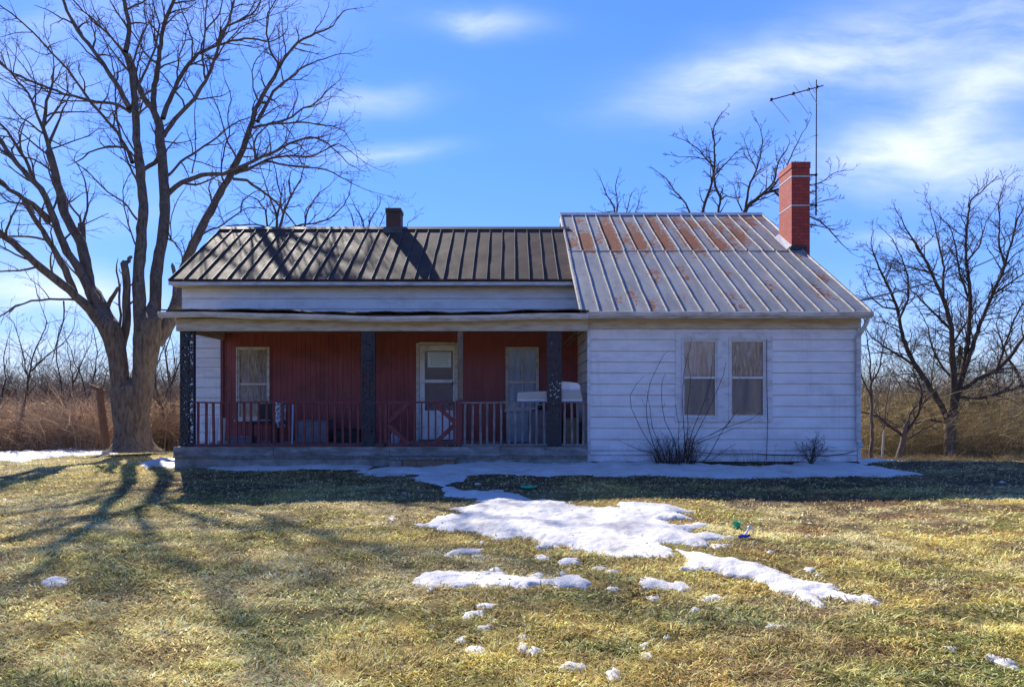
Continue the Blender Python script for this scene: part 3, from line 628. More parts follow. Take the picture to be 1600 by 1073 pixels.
def strip(xs,prof,name,mat,fn,parent=H,smooth=False):
    V=[];Q=[];n=len(prof)
    for i,x in enumerate(xs):
        for (y,z) in prof: V.append((x,y,z+fn(x)))
    for i in range(len(xs)-1):
        for k in range(n-1): a=i*n+k; Q.append((a,a+1,a+n+1,a+n))
    o=fast(name,V,[Q],mat,parent,smooth=smooth); m=o.modifiers.new('s','SOLIDIFY'); m.thickness=.004; return o
xs_=np.linspace(PX0-.03,WX0-.005,40)
bm=MB().box(PX0,WX0-.004,12.34,12.40,zp(517,12.34),zp(499,12.34)+.02); bm.build('porch_beam',M['cream'],H,bevel=.004)
MB().box(PX0,PX0+.06,12.40,YM-.003,zp(517,12.34),2.72).build('porch_beam',M['cream'],H,bevel=.004)
MB().prism([(12.3,2.73),(YM-.005,2.73),(YM-.005,3.07),(12.3,2.80)],'x',PX0-.005,PX0+.03).build('porch_gable_board',M['siding'],H)
strip(np.linspace(xp(246,12.1),WX0-.035,60),[(12.21,2.86),(12.21,2.76),(12.14,2.755),(12.105,2.80),(12.095,2.85),(12.11,2.853)],'porch_gutter',M['gutter'],lambda x:sag(x)+.02+.006*sin(x*3),smooth=False)
# porch roof sheet with seams
def proof():
    xx=np.linspace(xp(250,12.08),WX0-.02,150); V=[];Q=[]; n=7
    for x in xx:
        sg=sag(x)*.7+.012*sin(x*2.3)+.01*sin(x*7)
        for k in range(n):
            t=k/(n-1); V.append((x,12.08+t*(YM-12.09),2.905+.235*t+sg*(1-t)))
    for i in range(len(xx)-1):
        for k in range(n-1): a=i*n+k; Q.append((a,a+1,a+n+1,a+n))
    o=fast('porch_roof',V,[Q],M['droof'],H); m=o.modifiers.new('s','SOLIDIFY'); m.thickness=.018
    for i in range(31):
        x=-6.6+i*.262; sg=sag(x)*.7+.012*sin(x*2.3)+.01*sin(x*7)
        if x<WX0-.05: MB().bar((x,12.07,2.915+sg),(x,YM-.02,3.15),.03,.028).build('roof_rib',M['drib'],o)
    return o
proof()
fas=MB(); r=random.Random(9)
for i in range(26):
    x=-6.6+i*.31; fas.bar((x,12.24,2.872+sag(x)*.8+r.uniform(-.008,.008)),(x+.315,12.24,2.872+sag(x+.31)*.8+r.uniform(-.008,.008)),.02,.045)
fas.build('porch_fascia',M['brownwood'],H)
# ---- main roof
def roofplane(name,x0,x1,y0,z0,y1,z1,mat,nx,ny,amp,rust=None,thick=.025,parent=H):
    xx=np.linspace(x0,x1,nx); tt=np.linspace(0,1,ny); Xg,Tg=np.meshgrid(xx,tt,indexing='ij')
    n=np.array([0,-(z1-z0),abs(y1-y0)]); n=n/np.linalg.norm(n); n[1]*= 1 if y1>y0 else -1
    w=(fbm(Xg*2.2,Tg*6,3,1.0)-.5)*amp
    V=np.stack([Xg,y0+(y1-y0)*Tg+n[1]*w,z0+(z1-z0)*Tg+n[2]*w],-1).reshape(-1,3)
    idx=np.arange(nx*ny).reshape(nx,ny); q=np.stack([idx[:-1,:-1],idx[1:,:-1],idx[1:,1:],idx[:-1,1:]],-1).reshape(-1,4)
    at={'rust':(rust(Xg,Tg).ravel() if rust else np.zeros(nx*ny))}
    o=fast(name,V,[q],mat,parent,smooth=True,attr=at); m=o.modifiers.new('s','SOLIDIFY'); m.thickness=thick; m.offset=-1; return o
RX0=-7.5; EY,EZ,RY,RZ=13.95,3.81,16.49,5.62
mr=roofplane('main_roof',RX0,WX0-.003,EY,EZ,RY,RZ,M['droof'],160,40,.009)
roofplane('main_roof_back',RX0,WX0-.003,19.03,EZ,RY,RZ,M['droof'],30,8,.02)
def rib(o,x,ya,za,yb,zb,mat,h=.035,w=.028,j=.006):
    pts=[];n=7
    for i in range(n):
        t=i/(n-1); pts.append((x+random.uniform(-j,j),ya+(yb-ya)*t,za+(zb-za)*t))
    b=MB()
    sl=math.atan2(zb-za,yb-ya)
    V=[]
    for (px_,py_,pz_) in pts:
        nx,nz=-sin(sl),cos(sl); hh=h+random.uniform(-.004,.004)
        V+=[(px_-w/2,py_+nx*-.003,pz_-.003*nz),(px_-w/2*.7,py_+nx*hh,pz_+nz*hh),(px_+w/2*.7,py_+nx*hh,pz_+nz*hh),(px_+w/2,py_+nx*-.003,pz_-.003*nz)]
    b.v=V
    for i in range(n-1):
        for k in range(3): a=i*4+k; b.q.append((a,a+1,a+5,a+4))
    b.q.append((0,1,2,3)); b.q.append((4*n-4,4*n-3,4*n-2,4*n-1))
    return b.build('roof_rib',mat,o)
for i in range(29):
    x=RX0+.02+i*.3145
    if x<WX0-.06: rib(mr,x,EY-.01,EZ,RY-.02,RZ-.015,M['drib'],.023,.015)
MB().prism([(RY-.11,RZ-.045),(RY,RZ+.045),(RY+.11,RZ-.045),(RY+.10,RZ-.06),(RY,RZ+.02),(RY-.10,RZ-.06)],'x',RX0-.01,WX0-.004).build('ridge_cap',M['drib'],H)
# eave fascia + soffit of main roof
MB().box(RX0+.02,WX0-.004,EY+.02,EY+.05,EZ-.10,EZ-.028).build('fascia',M['gutter'],H,bevel=.003)
MB().box(RX0+.02,WX0-.004,EY+.052,YM-.022,EZ-.098,EZ-.08).build('soffit',M['cream'],H)
b=MB(); sl=(RZ-EZ)/(RY-EY)
b.prism([(EY+.02,EZ-.028),(RY,RZ-.04),(19.0,EZ-.028),(19.0,EZ-.13),(RY,RZ-.16),(EY+.02,EZ-.10)],'x',RX0+.0,RX0+.018); b.build('rake_board',M['gutter'],H)
# small chimney
cx0,cx1=xp(603,16.35),xp(625.5,16.35)
c=MB(); c.box(cx0,cx1,16.35,16.75,5.3,zp(331,16.35)); ch=c.build('chimney',M['obrick'],H,bevel=.006); props(ch,'short dark brick chimney on the ridge of the dark roof')
MB().box(cx0-.015,cx1+.015,16.335,16.765,zp(331,16.35)+.001,zp(325,16.35)).build('chimney_cap',M['obrick'],ch,bevel=.006)
MB().prism([(16.22,5.40),(16.349,5.50),(16.349,5.62)],'x',cx0-.06,cx1+.06).build('flashing',M['drib'],ch)
# ---- wing roof
AY,AZ,BY,BZ=12.2,2.883,17.57,6.297; QX0,QX1=1.317,6.86
def rustf(X,T):
    r=np.zeros_like(X); t0=.49
    rr=random.Random(21)
    # (column index from the left, t centre, halfwidth t, halfwidth x, strength)
    pitch=.3265
    sp=[(1,.63,.11,.42,1.0),(1,.9,.05,.25,.6),(3,.70,.2,.42,1.0),(4,.9,.03,.3,.5),(5,.65,.13,.45,1.05),(5,.82,.06,.3,.7),(7,.64,.12,.42,.95),(7,.86,.1,.3,.8),(9,.66,.15,.45,1.05),(10,.86,.06,.4,.8),(11,.72,.08,.4,.8),(11,.62,.08,.4,.9),(11,.85,.06,.3,.7),(12,.60,.08,.3,.6),(13,.72,.09,.45,.95),(13,.88,.05,.4,.7),(14,.93,.03,.4,.7),(15,.9,.06,.35,.85),(16,.93,.03,.5,.6),(0,.62,.05,.3,.7),(0,.75,.04,.3,.5),(2,.66,.05,.2,.6),(4,.66,.05,.25,.6),(6,.62,.04,.25,.5),(8,.88,.06,.3,.6),(9,.9,.05,.3,.7),(12,.80,.05,.35,.7),(13,.80,.04,.4,.6),(14,.80,.03,.3,.5),(6,.84,.03,.3,.5),
        (5,.30,.07,.4,.75),(3,.12,.07,.25,.6),(4,.05,.05,.3,.65),(7,.36,.05,.25,.65),(7,.28,.05,.25,.6),(9,.12,.05,.35,.65),(9,.04,.03,.5,.6),(10,.32,.04,.35,.6),(12,.20,.05,.4,.65),(12,.10,.02,.3,.4),(15,.14,.06,.45,.7),(16,.28,.06,.35,.75),(17,.10,.04,.35,.65),(15,.22,.03,.3,.5),(6,.11,.03,.3,.6),(2,.1,.04,.2,.5),(16,.5,.04,.3,.6),(17,.04,.03,.3,.4)]
    for (c,t,ht,hx,s) in sp:
        if t<.5: s*=.88; ht*=.85; hx*=.85
        cx=QX0+(c+.5)*pitch*.98; r=np.maximum(r,s*np.exp(-(((X-cx)/(hx*1.35*pitch))**2)**1.5-(((T-t)/(ht*1.2))**2)**1.5))
    return r*1.08+.14*sstep(.5,.6,T)+.04
wr=roofplane('wing_roof',QX0,QX1,AY,AZ,BY,BZ,M['wroof'],230,230,.010,rust=rustf)
roofplane('wing_roof_back',QX0,QX1,22.94,AZ,BY,BZ,M['wroof'],20,10,.02)
tS=.535; sy=AY+(BY-AY)*tS; sz=AZ+(BZ-AZ)*tS
for i in range(18):
    x=QX0+.015+i*.3245
    if i==17: x=QX1-.015
    rib(wr,x,AY-.01,AZ,sy,sz,M['rib'],.028,.022 if 0<i<17 else .05); rib(wr,x+(.02*(-1)**i if 0<i<17 else 0),sy,sz+.004,BY-.02,BZ-.01,M['rib'],.028,.022 if 0<i<17 else .05)
MB().bar((QX0,sy,sz+.006),(QX1,sy,sz+.006),.03,.012,up=(0,-.53,.85)).build('roof_seam',M['rib'],wr)
MB().prism([(BY-.12,BZ-.05),(BY,BZ+.05),(BY+.12,BZ-.05),(BY+.11,BZ-.065),(BY,BZ+.03),(BY-.11,BZ-.065)],'x',QX0-.01,QX1+.01).build('ridge_cap',M['steel'],H)
for xx in (QX0+.001,QX1-.019): MB().prism([(AY+.02,AZ-.03),(BY,BZ-.045),(22.9,AZ-.03),(22.9,AZ-.15),(BY,BZ-.18),(AY+.02,AZ-.12)],'x',xx,xx+.018).build('rake_board',M['gutter'],H)
MB().box(QX0+.02,QX1-.02,AY+.1,AY+.13,AZ-.11,AZ-.0).build('fascia',M['gutter'],H)
MB().box(QX0+.02,QX1-.02,AY+.131,YW-.04,AZ-.10,AZ-.088).build('soffit',M['cream'],H)
strip(np.linspace(1.43,xp(1366,12.1),20),[(AY+.095,AZ-.01),(AY+.095,AZ-.115),(AY-.01,AZ-.12),(AY-.07,AZ-.07),(AY-.085,AZ-.012),(AY-.07,AZ-.008)],'gutter',M['gutter'],lambda x:.004*sin(x*4))
MB().box(1.425,1.43,AY-.085,AY+.095,AZ-.12,AZ-.01).build('gutter_end',M['gutter'],H); ge=xp(1366,12.1); MB().prism([(AY+.095,AZ-.01),(AY+.095,AZ-.115),(AY-.01,AZ-.12),(AY-.07,AZ-.07),(AY-.085,AZ-.012)],'x',ge,ge+.004).build('gutter_end',M['gutter'],H)
# downspout
dx=xp(1341,12.42)
ds=MB().bar((dx+.06,12.2,2.76),(dx+.06,12.25,2.64),.07,.055,up=(1,0,0)); ds.bar((dx+.06,12.25,2.66),(dx,12.43,2.42),.07,.055,up=(1,0,0)); ds.bar((dx,12.43,2.45),(dx+.01,12.43,.42),.055,.075,up=(1,0,0)); ds.bar((dx+.01,12.44,.44),(dx+.03,12.36,.30),.055,.075,up=(1,0,0))
ds.build('downspout',M['gutter'],H,bevel=.008)
# red brick chimney
kx0,kx1,ky0,ky1=xp(1237,15.15),xp(1265.5,15.15),15.15,15.87; kz=zp(253,15.15)
c=MB(); c.box(kx0,kx1,ky0,ky1,-1.2,kz-.152); ch2=c.build('chimney',M['brick'],H,bevel=.004); props(ch2,'tall red painted brick chimney at the right edge of the rusty roof')
MB().box(kx0-.012,kx1+.012,ky0-.012,ky1+.012,kz-.15,kz).build('chimney_top',M['brick'],ch2,bevel=.004)
MB().box(kx0+.08,kx1-.08,ky0+.1,ky1-.1,kz+.001,kz+.01).build('flue_opening',M['black'],ch2)
def band(z):
    b=MB(); t=.006; h=.018
    b.box(kx0-t,kx1+t,ky0-t,ky0-.0005,z-h,z+h); b.box(kx0-t,kx0-.0005,ky0,ky1,z-h,z+h); b.box(kx1+.0005,kx1+t,ky0,ky1,z-h,z+h); b.box(kx0-t,kx1+t,ky1+.0005,ky1+t,z-h,z+h)
    return b.build('chimney_strap',M['steel'],ch2)
band(zp(275.5,15.15)); band(zp(321,15.15))
rz=lambda y:AZ+(y-AY)*(BZ-AZ)/(BY-AY)
f=MB(); f.quad((kx0-.13,ky0-.02,rz(ky0-.02)+.012),(kx0-.005,ky0-.02,rz(ky0)+.10),(kx0-.005,ky1,rz(ky1)+.10),(kx0-.13,ky1,rz(ky1)+.012)); f.build('flashing',M['steel'],ch2)
MB().bar((kx0-.05,ky0-.035,rz(ky0)+.03),(kx1-.1,ky0-.035,rz(ky0)+.03),.06,.09).build('flashing',M['black'],ch2)
# ---- posts: perforated black panels
def post(x0,x1,ya,yb,zlo,zhi,prob,seed,label):
    r=random.Random(seed); nc=12; nr=96; V=[];Q=[]
    for (yy) in (ya,yb):
        b0=len(V)
        for j in range(nr+1):
            for i in range(nc+1):
                jx=r.uniform(-.006,.006) if 0<i<nc else 0; V.append((x0+(x1-x0)*i/nc+jx,yy,zlo+(zhi-zlo)*j/nr+(r.uniform(-.006,.006) if 0<j<nr else 0)))
        r2=random.Random(seed)
        for j in range(nr):
            for i in range(nc):
                hole=(0<i<nc-1) and i not in (nc//2,) and r2.random()<prob(i/nc,j/nr)
                if not hole: k=b0+j*(nc+1)+i; Q.append((k,k+1,k+nc+2,k+nc+1))
    for xx in (x0,x1):
        k=len(V); V+=[(xx,ya,zlo),(xx,yb,zlo),(xx,yb,zhi),(xx,ya,zhi)]; Q.append((k,k+1,k+2,k+3))
    o=fast('porch_post',V,[Q],M['post'],H); m=o.modifiers.new('s','SOLIDIFY'); m.thickness=.005; m.offset=0
    o['label']=label; return o
PY=12.40; pt=zp(517,PY)
PYr=(PY-.02,PY+.05)
p1=post(xp(282,PY),xp(304,PY),*PYr,FZ+.004,pt,lambda u,v:(.50 if u>.5 else .22)*(.4+.6*(v>.03)),1,'perforated black porch post at the left corner, daylight showing through')
p2=post(xp(565,PY),xp(586,PY),*PYr,FZ+.004,pt,lambda u,v:.38 if .45<v<.75 else .08,2,'perforated black porch post left of the gate')
p3=post(xp(855,PY),xp(877,PY),*PYr,FZ+.004,pt,lambda u,v:.12,3,'solid looking black porch post with chipped white spots near the wing')
chips=MB(); r=random.Random(8)
for _ in range(34):
    cxx=xp(r.uniform(858,875),PY); czz=zp(r.gauss(609,7) if r.random()<.75 else r.uniform(520,650),PY); s=r.uniform(.003,.011)
    chips.box(cxx-s,cxx+s,PY-.0262,PY-.0235,czz-s*r.uniform(.5,1),czz+s*r.uniform(.5,1.2),.002)
chips.build('paint_chips',M['white'],p3)
MB().box(xp(715,PY),xp(723.5,PY),PY-.02,PY+.06,FZ+.9,pt).build('prop_post',M['brownwood'],H,bevel=.004)
# ---- railings
RT=zp(628,PY); RB=zp(695,PY)
def railing(xa,xb,mat,n,label,tilt=0,wide=None,ra=0,rb=0):
    b=MB(); rr=random.Random(int(xa*100)+5); k=8
    for i in range(k):
        a=xa+(xb-xa)*i/k; c=xa+(xb-xa)*(i+1)/k; fa=.012*sin(a*2.5); fc=.012*sin(c*2.5)
        b.bar((a,PY+.0,RT+fa+ra),(c,PY+.0,RT+fc+ra),.075,.03)
        b.bar((a,PY,RB+fa*.4),(c,PY,RB+fc*.4),.06,.045)
    o=b.build('railing',mat,H); o['label']=label
    for i in range(n):
        x=xa+(xb-xa)*(i+.5)/n+rr.uniform(-.01,.01); w=.042
        if wide is not None and i==wide: w=.06
        MB().bar((x+rr.uniform(-.012,.012),PY-.001,RB+.02),(x,PY-.001,RT-.012),w,.03,up=(0,1,0)).build('baluster',mat,o)
    return o
railing(xp(304,PY),xp(565,PY),M['redwood'],22,'red painted railing on the left side of the porch',wide=11)
railing(xp(586.5,PY),xp(604,PY),M['redwood'],1,'short stub of red railing between post and gate')
railing(xp(722,PY),xp(855,PY),M['greywood'],12,'weathered grey railing right of the gate')
railing(xp(877.5,PY),xp(917,PY),M['greywood'],4,'short grey railing between the last post and the white wing')
# gate
g0,g1=xp(606.5,PY),xp(711,PY); gt=zp(627,PY); gb=zp(697.5,PY); yg=PY-.01
b=MB(); b.bar((g0,yg,gt-.015),(g1,yg,gt-.015),.035,.04); b.bar((g0,yg,gb+.04),(g1,yg,gb+.04),.035,.06); b.box(g0,g0+.035,yg-.018,yg+.018,gb+.07,gt-.035); b.box(g1-.035,g1,yg-.018,yg+.018,gb+.07,gt-.035)
gate=b.build('gate',M['redwood'],H); props(gate,'red wooden porch gate with diagonal corner braces')
for i in range(9):
    x=g0+.04+(g1-g0-.08)*(i+.5)/9; MB().bar((x,yg+.005,gb+.05),(x,yg+.005,gt-.02),.030,.024,up=(0,1,0)).build('slat',M['redwood'],gate)
gm=(gt+gb)/2+.01; cc=.34
for (ax,az,bx,bz) in ((g0+.01,gm+.03,g0+.42,gt-.01),(g0+.01,gm-.03,g0+.42,gb+.03),(g1-.01,gm+.03,g1-.42,gt-.01),(g1-.01,gm-.03,g1-.42,gb+.03)):
    MB().bar((ax,yg-.034,az),(bx,yg-.034,bz),.085,.022,up=(0,1,0)).build('brace',M['redwood'],gate)
for xx in (xp(603,PY),): MB().box(xx-.03,xx+.03,PY-.03,PY+.03,FZ+.003,RT+.01).build('gate_post',M['redwood'],H,bevel=.003)
MB().box(xp(712,PY),xp(722,PY),PY-.035,PY+.05,FZ+.003,FZ+.895).build('gate_post',M['redwood'],H,bevel=.003)
for zz in (zp(631,PY),zp(695,PY)):
    h=MB().box(g1-.16,g1+.09,yg-.052,yg-.046,zz-.016,zz+.016).build('hinge',M['black'],gate)
    MB().box(g1-.15,g1-.14,yg-.055,yg-.0522,zz-.006,zz+.006).box(g1+.0,g1+.01,yg-.055,yg-.0522,zz-.006,zz+.006).box(g1+.07,g1+.08,yg-.055,yg-.0522,zz-.006,zz+.006).build('bolt',M['white'],h)
# loose boards hanging under the ceiling
MB().bar((xp(880,13.2),13.2,2.35),(xp(912,12.6),12.6,2.66),.05,.02).bar((xp(884,13.3),13.3,2.30),(xp(915,12.6),12.6,2.60),.03,.02).build('ceiling_brace',M['brownwood'],H)

# ------------------------------------------------------------------ things on the porch and lawn
def P3(px,py,d): return P(px,py,d)
fz=FZ+.002
for k,(a,b_,l) in enumerate(((323.5,329,'white plank, leftmost of three leaning behind the railing at the porch corner'),(335,341,'white plank, middle one of three leaning behind the red railing'),(347,352.5,'greyer plank, rightmost of three leaning behind the red railing'))):
    t=thing('leaning_board',l,'board',(xp((a+b_)/2,13),13,fz),'white planks behind the red railing')
    MB().bar((xp((a+b_)/2,13),13-.05,fz+.01),(xp((a+b_)/2,13),13.02,zp(653,13)),xp(b_,13)-xp(a,13),.02,up=(0,1,0)).build('plank',M['slab'] if k==2 else M['white'],t,bevel=.002)
# chair with patterned cloth
t=thing('porch_chair','dark chair draped with a black and white patterned cloth on the left of the porch','chair',(xp(415,13.6),13.6,fz))
cxl,cxr=xp(398,13.6),xp(432,13.6)
MB().box(cxl,cxr,13.4,13.8,.70,.76).build('seat',M['black'],t,bevel=.01)
MB().box(cxl,cxr,13.8,13.84,.78,1.12).build('backrest',M['black'],t,bevel=.01)
for lx in (cxl+.03,cxr-.03):
    for ly in (13.43,13.77): MB().box(lx-.02,lx+.02,ly-.02,ly+.02,fz,.699).build('leg',M['black'],t)
def pat():
    m,nt,b=nodes('patterned_cloth'); g=G(nt); n=g.noise(g.obj(),14,2,.5,1.2); g.put(b.inputs['Base Color'],g.ramp(n,[(.48,(.02,.02,.04)),(.52,(.5,.5,.56))])); return m
pm=pat(); V=[];Q=[]; n=14; ca,cbx=xp(427,13.3),xp(446,13.3)
for j in range(n+1):
    for i in range(n+1):
        u=i/n; w=j/n; V.append((ca+(cbx-ca)*u,13.3+.03*sin(u*9+w*2)+.04*w,.64+.52*w+.015*sin(u*11)))
for j in range(n):
    for i in range(n): k=j*(n+1)+i; Q.append((k,k+1,k+n+2,k+n+1))
o=fast('patterned_cloth',V,[Q],pm,smooth=True); o.modifiers.new('s','SOLIDIFY').thickness=.006; props(o,'black and white patterned cloth hanging behind the red railing','cloth')
o=MB().tube([(xp(456.5,12.8),12.8,fz),(xp(456.5,12.8),12.85,zp(632,12.8))],.016,10).build('pale_pole',M['paleblue'],smooth=True); props(o,'pale blue upright pole behind the middle of the red railing','pole')
def crate(name,lab,cat,px0,px1,pyt,d,dep,mat,slats=0,group=None):
    t=thing(name,lab,cat,(xp((px0+px1)/2,d),d,fz),group); x0,x1=xp(px0,d),xp(px1,d); zt=zp(pyt,d)
    MB().box(x0,x1,d,d+dep,fz,zt-.022).build('body',mat,t,bevel=.006); MB().box(x0-.012,x1+.012,d-.012,d+dep+.012,zt-.02,zt).build('lid',mat,t,bevel=.006)
    if slats:
        for i in range(slats): z=fz+.03+i*(zt-fz-.1)/slats; MB().box(x0+.01,x1-.01,d-.012,d-.001,z,z+.04).build('slat',mat,t)
    return t
crate('storage_bin','dark bin low behind the red railing, next to the middle post','bin',521,560,671,13.5,.4,M['black'],2)
crate('storage_bin','small dull grey bin under the porch window by the red railing','bin',358,392,682,13.4,.3,M['greyviolet'])
crate('storage_bin','dark grey tub behind the red railing beside the pale pole','bin',463,512,656,13.6,.4,M['greyviolet'])
crate('cabinet','blue grey enamel cabinet below the right porch window','cabinet',791,826,643,13.7,.45,M['bluegrey'])
crate('cabinet','grey chest behind the weathered railing beside the last black post','cabinet',829,872,640,13.3,.6,M['greyviolet'])
crate('cardboard_box','tan cardboard box on the porch floor at the far right corner','box',884,904,653,13.2,.4,M['card'])
# white tub bits by the gate
t=thing('plastic_jug','pale blue plastic jug behind the lower left brace of the gate','jug',(xp(617,13),13,fz)); MB().lathe((xp(617,13),13,fz),[(0.0,0),(.07,0),(.08,.03),(.08,.2),(.05,.26),(.025,.29),(.025,.32),(0,.32)],14).build('body',M['paleblue'],t,smooth=True); MB().bar((xp(617,13)+.07,13,fz+.2),(xp(617,13)+.1,13,fz+.08),.02,.02).build('handle',M['paleblue'],t)
# slab on the railing
t=thing('long_panel','long grey tan panel lying across the top of the grey railing','panel',(xp(860,12.5),12.5,RT+.02))
b=MB(); zz=RT+.03; ya=12.44
b.prism([(xp(808,ya),zz),(xp(910,ya),zz+.0),(xp(906,ya),zz+.205),(xp(809,ya),zz+.155)],'y',ya,ya+.05); b.build('board',M['slab'],t,bevel=.004)
MB().box(xp(808,ya),xp(909,ya),ya-.012,ya-.001,zz-.008,zz+.018).build('edge_strip',M['white'],t)
t=thing('white_lid','rounded white plastic lid propped on the panel beside the white wing','lid',(xp(890,12.7),12.7,RT+.2))
pts=[(xp(868,12.7),RT+.12),(xp(904,12.7),RT+.12),(xp(904,12.7),zp(603,12.7)),(xp(900,12.7),zp(599.5,12.7)),(xp(888,12.7),zp(598,12.7)),(xp(868,12.7),zp(597,12.7))]
MB().prism(pts,'y',12.55,12.75).build('lid',M['white'],t,bevel=.015)
t=thing('black_kettle','small dark kettle with pale rim on top of the grey chest','kettle',(xp(845,13.4),13.4,zp(640,13.3)))
MB().lathe((xp(845,13.4),13.45,zp(640,13.3)+.002),[(0,0),(.09,0),(.11,.04),(.10,.1),(.05,.14),(0,.15)],14).build('body',M['black'],t,smooth=True); MB().lathe((xp(845,13.4),13.45,zp(640,13.3)+.1),[(.102,0),(.108,.01),(.10,.02)],14).build('rim',M['white'],t)
# step
sx0,sx1=xp(610,12.1),xp(711,12.1)
t=thing('porch_step','low wooden step with a stone block at its left end, below the gate','step',((sx0+sx1)/2,12.05,-.1))
MB().box(sx0+.24,sx1,12.0,12.24,-.2,zp(718,12.0)).build('riser',M['brownwood'],t,bevel=.005); MB().box(sx0-.02,sx1+.02,11.975,12.25,zp(718,12.0)+.002,zp(715.5,12.0)+.01).build('tread',M['greywood'],t,bevel=.005); MB().box(sx0,sx0+.23,11.99,12.24,-.2,zp(718,12.0)-.002).build('block',M['concrete'],t,bevel=.012)
# toys and litter
x,y=hit(1151,826); z=float(gz(x,y))
t=thing('green_cup','small bright green plastic cup lying in the grass above the blue toy','cup',(x,y,z)); c=MB(); c.lathe((x,y,z-.005),[(0,.0),(.036,.0),(.042,.085),(.046,.088),(.043,.085),(.034,.008),(0,.006)],18); c.build('body',M['green'],t,smooth=True); MB().lathe((x,y,z+.032),[(.0395,0),(.044,.003),(.0405,.008)],18).build('ring',M['green'],t)
x,y=hit(1163,842); z=float(gz(x,y))
t=thing('toy_shovel','blue and white plastic toy with an upright handle in the grass','toy',(x,y,z))
MB().tube([(x-.06,y,z+.02),(x-.02,y,z+.035),(x+.03,y,z+.03),(x+.06,y,z+.045)],.02,8,.014).build('blade',M['blue'],t,smooth=True); MB().tube([(x+.0,y,z+.035),(x+.035,y+.01,z+.085),(x+.06,y+.015,z+.115)],.009,8).build('handle',M['paleblue'],t,smooth=True); MB().tube([(x+.045,y+.015,z+.135),(x+.065,y+.015,z+.12),(x+.085,y+.015,z+.105)],.016,8).build('grip',M['white'],t,smooth=True)
x,y=hit(825,763); z=float(gz(x,y))
t=thing('green_dish','flat green dish lying in the house shade on the lawn','dish',(x,y,z)); MB().lathe((x,y,z+.012),[(0,0),(.08,0),(.12,.02),(.125,.02),(.085,-.006),(0,-.006)],20).build('bowl',M['green'],t,smooth=True)
def rock(px,py,s,lab):
    x,y=hit(px,py); z=float(gz(x,y)); V=[];Q=[];n=12;m=8
    for j in range(m+1):
        for i in range(n):
            th=pi*j/m; ph=2*pi*i/n; k=1+.5*(float(fbm(i*.7+px,j*.9,2,1))-.5); V.append((x+s*k*sin(th)*cos(ph),y+s*k*sin(th)*sin(ph),z+s*.55*k*cos(th)+s*.2))
    for j in range(m):
        for i in range(n): Q.append((j*n+i,j*n+(i+1)%n,(j+1)*n+(i+1)%n,(j+1)*n+i))
    props(fast('rock',V,[Q],M['rock'],smooth=True),lab,'rock')
rock(1465,724,.28,'pale rock at the foot of the big tree on the right'); rock(262,723,.10,'grey stone in the dirty snow by the porch corner'); rock(238,724,.09,'small stone between the big tree and the porch corner, nearer the tree')
# fallen twigs and leaf clods on the lawn
tp=[]; r=random.Random(31)
for _ in range(70):
    y=r.uniform(3,11.5); x=r.uniform(-.8,.8)*y; L=r.uniform(.05,.22); a=r.uniform(0,6.28); p=[]
    for i in range(4): xx=x+L*i/3*cos(a+.2*i); y2=y+L*i/3*sin(a+.2*i); p.append((xx,y2,float(gz(xx,y2))+.02))
    tp.append((p,[.004,.0035,.003,.002]))
props(branches_obj('fallen_twigs',tp,M['twig']),'fallen twigs scattered in the grass','twigs',kind='stuff')
lv=[];lq=[];lc=[]
for _ in range(1500):
    y=r.uniform(2.5,12); x=r.uniform(-.82,.82)*y; z=float(gz(x,y))+r.uniform(.012,.035); s=r.uniform(.008,.022); a=r.uniform(0,6.3); k=len(lv)
    for (i,j,h) in ((-1,0,0),(0,-.6,.3),(1,0,.1),(0,.6,.4)): lv.append((x+s*(i*cos(a)-j*sin(a)),y+s*(i*sin(a)+j*cos(a)),z+s*h))
    lq.append((k,k+1,k+2,k+3)); c=r.choice([(.16,.09,.05),(.28,.18,.10),(.38,.30,.2),(.1,.06,.04)]); lc+= [c]*4
props(fast('dead_leaves',lv,[lq],M['leaf'],col=np.array(lc)),'small curled dead leaves scattered through the grass','leaves',kind='stuff')

# ------------------------------------------------------------------ antenna, wires
t=thing('tv_antenna','tall television antenna strapped beside the red chimney','antenna',(xp(1275,15.4),15.4,zp(337,15.4)))
ma=MB().tube([(xp(1275,15.4),15.4,zp(337,15.4)),(xp(1275.5,15.4),15.4,zp(125,15.4))],.020,8,.015); ma.build('mast',M['darkmetal'],t,smooth=True)
for py in (273.5,321):
    MB().bar((kx1+.008,15.4,zp(py,15.4)),(xp(1275,15.4)-.02,15.4,zp(py,15.4)),.03,.03).build('bracket',M['darkmetal'],t); MB().lathe((xp(1275,15.4),15.4,zp(py,15.4)-.03),[(.021,0),(.034,.005),(.034,.055),(.021,.06)],10).build('clamp',M['darkmetal'],t)
bl=(1204,156.5,14.7); br_=(1286,134,15.6)
def onb(f): return P(bl[0]+(br_[0]-bl[0])*f,bl[1]+(br_[1]-bl[1])*f,bl[2]+(br_[2]-bl[2])*f)
MB().tube([onb(0),onb(1)],.014,8).build('boom',M['darkmetal'],t,smooth=True)
for f,(pa,pb) in ((.02,((1206,158,14.7),(1233.5,191.5,14.0))),(.43,((1240,133,15.6),(1254,151,15.15))),(.44,((1240,147,15.1),(1263.5,179,14.4))),(.73,((1263,127,15.9),(1273,145,15.3))),(.73,((1262,138,15.3),(1277,163,14.7)))):
    MB().tube([P(*pa),P(*pb)],.0065,6).build('element',M['darkmetal'],t)
for f in (.01,.43,.72,.88): c=onb(f); MB().box(c[0]-.03,c[0]+.03,c[1]-.03,c[1]+.03,c[2]-.02,c[2]+.03).build('insulator',M['black'],t)
a=np.array(P(1345,469,13.3)); c=np.array((33,38,11.6)); pts=[]
e2=np.array(P(1605,374,30)); 
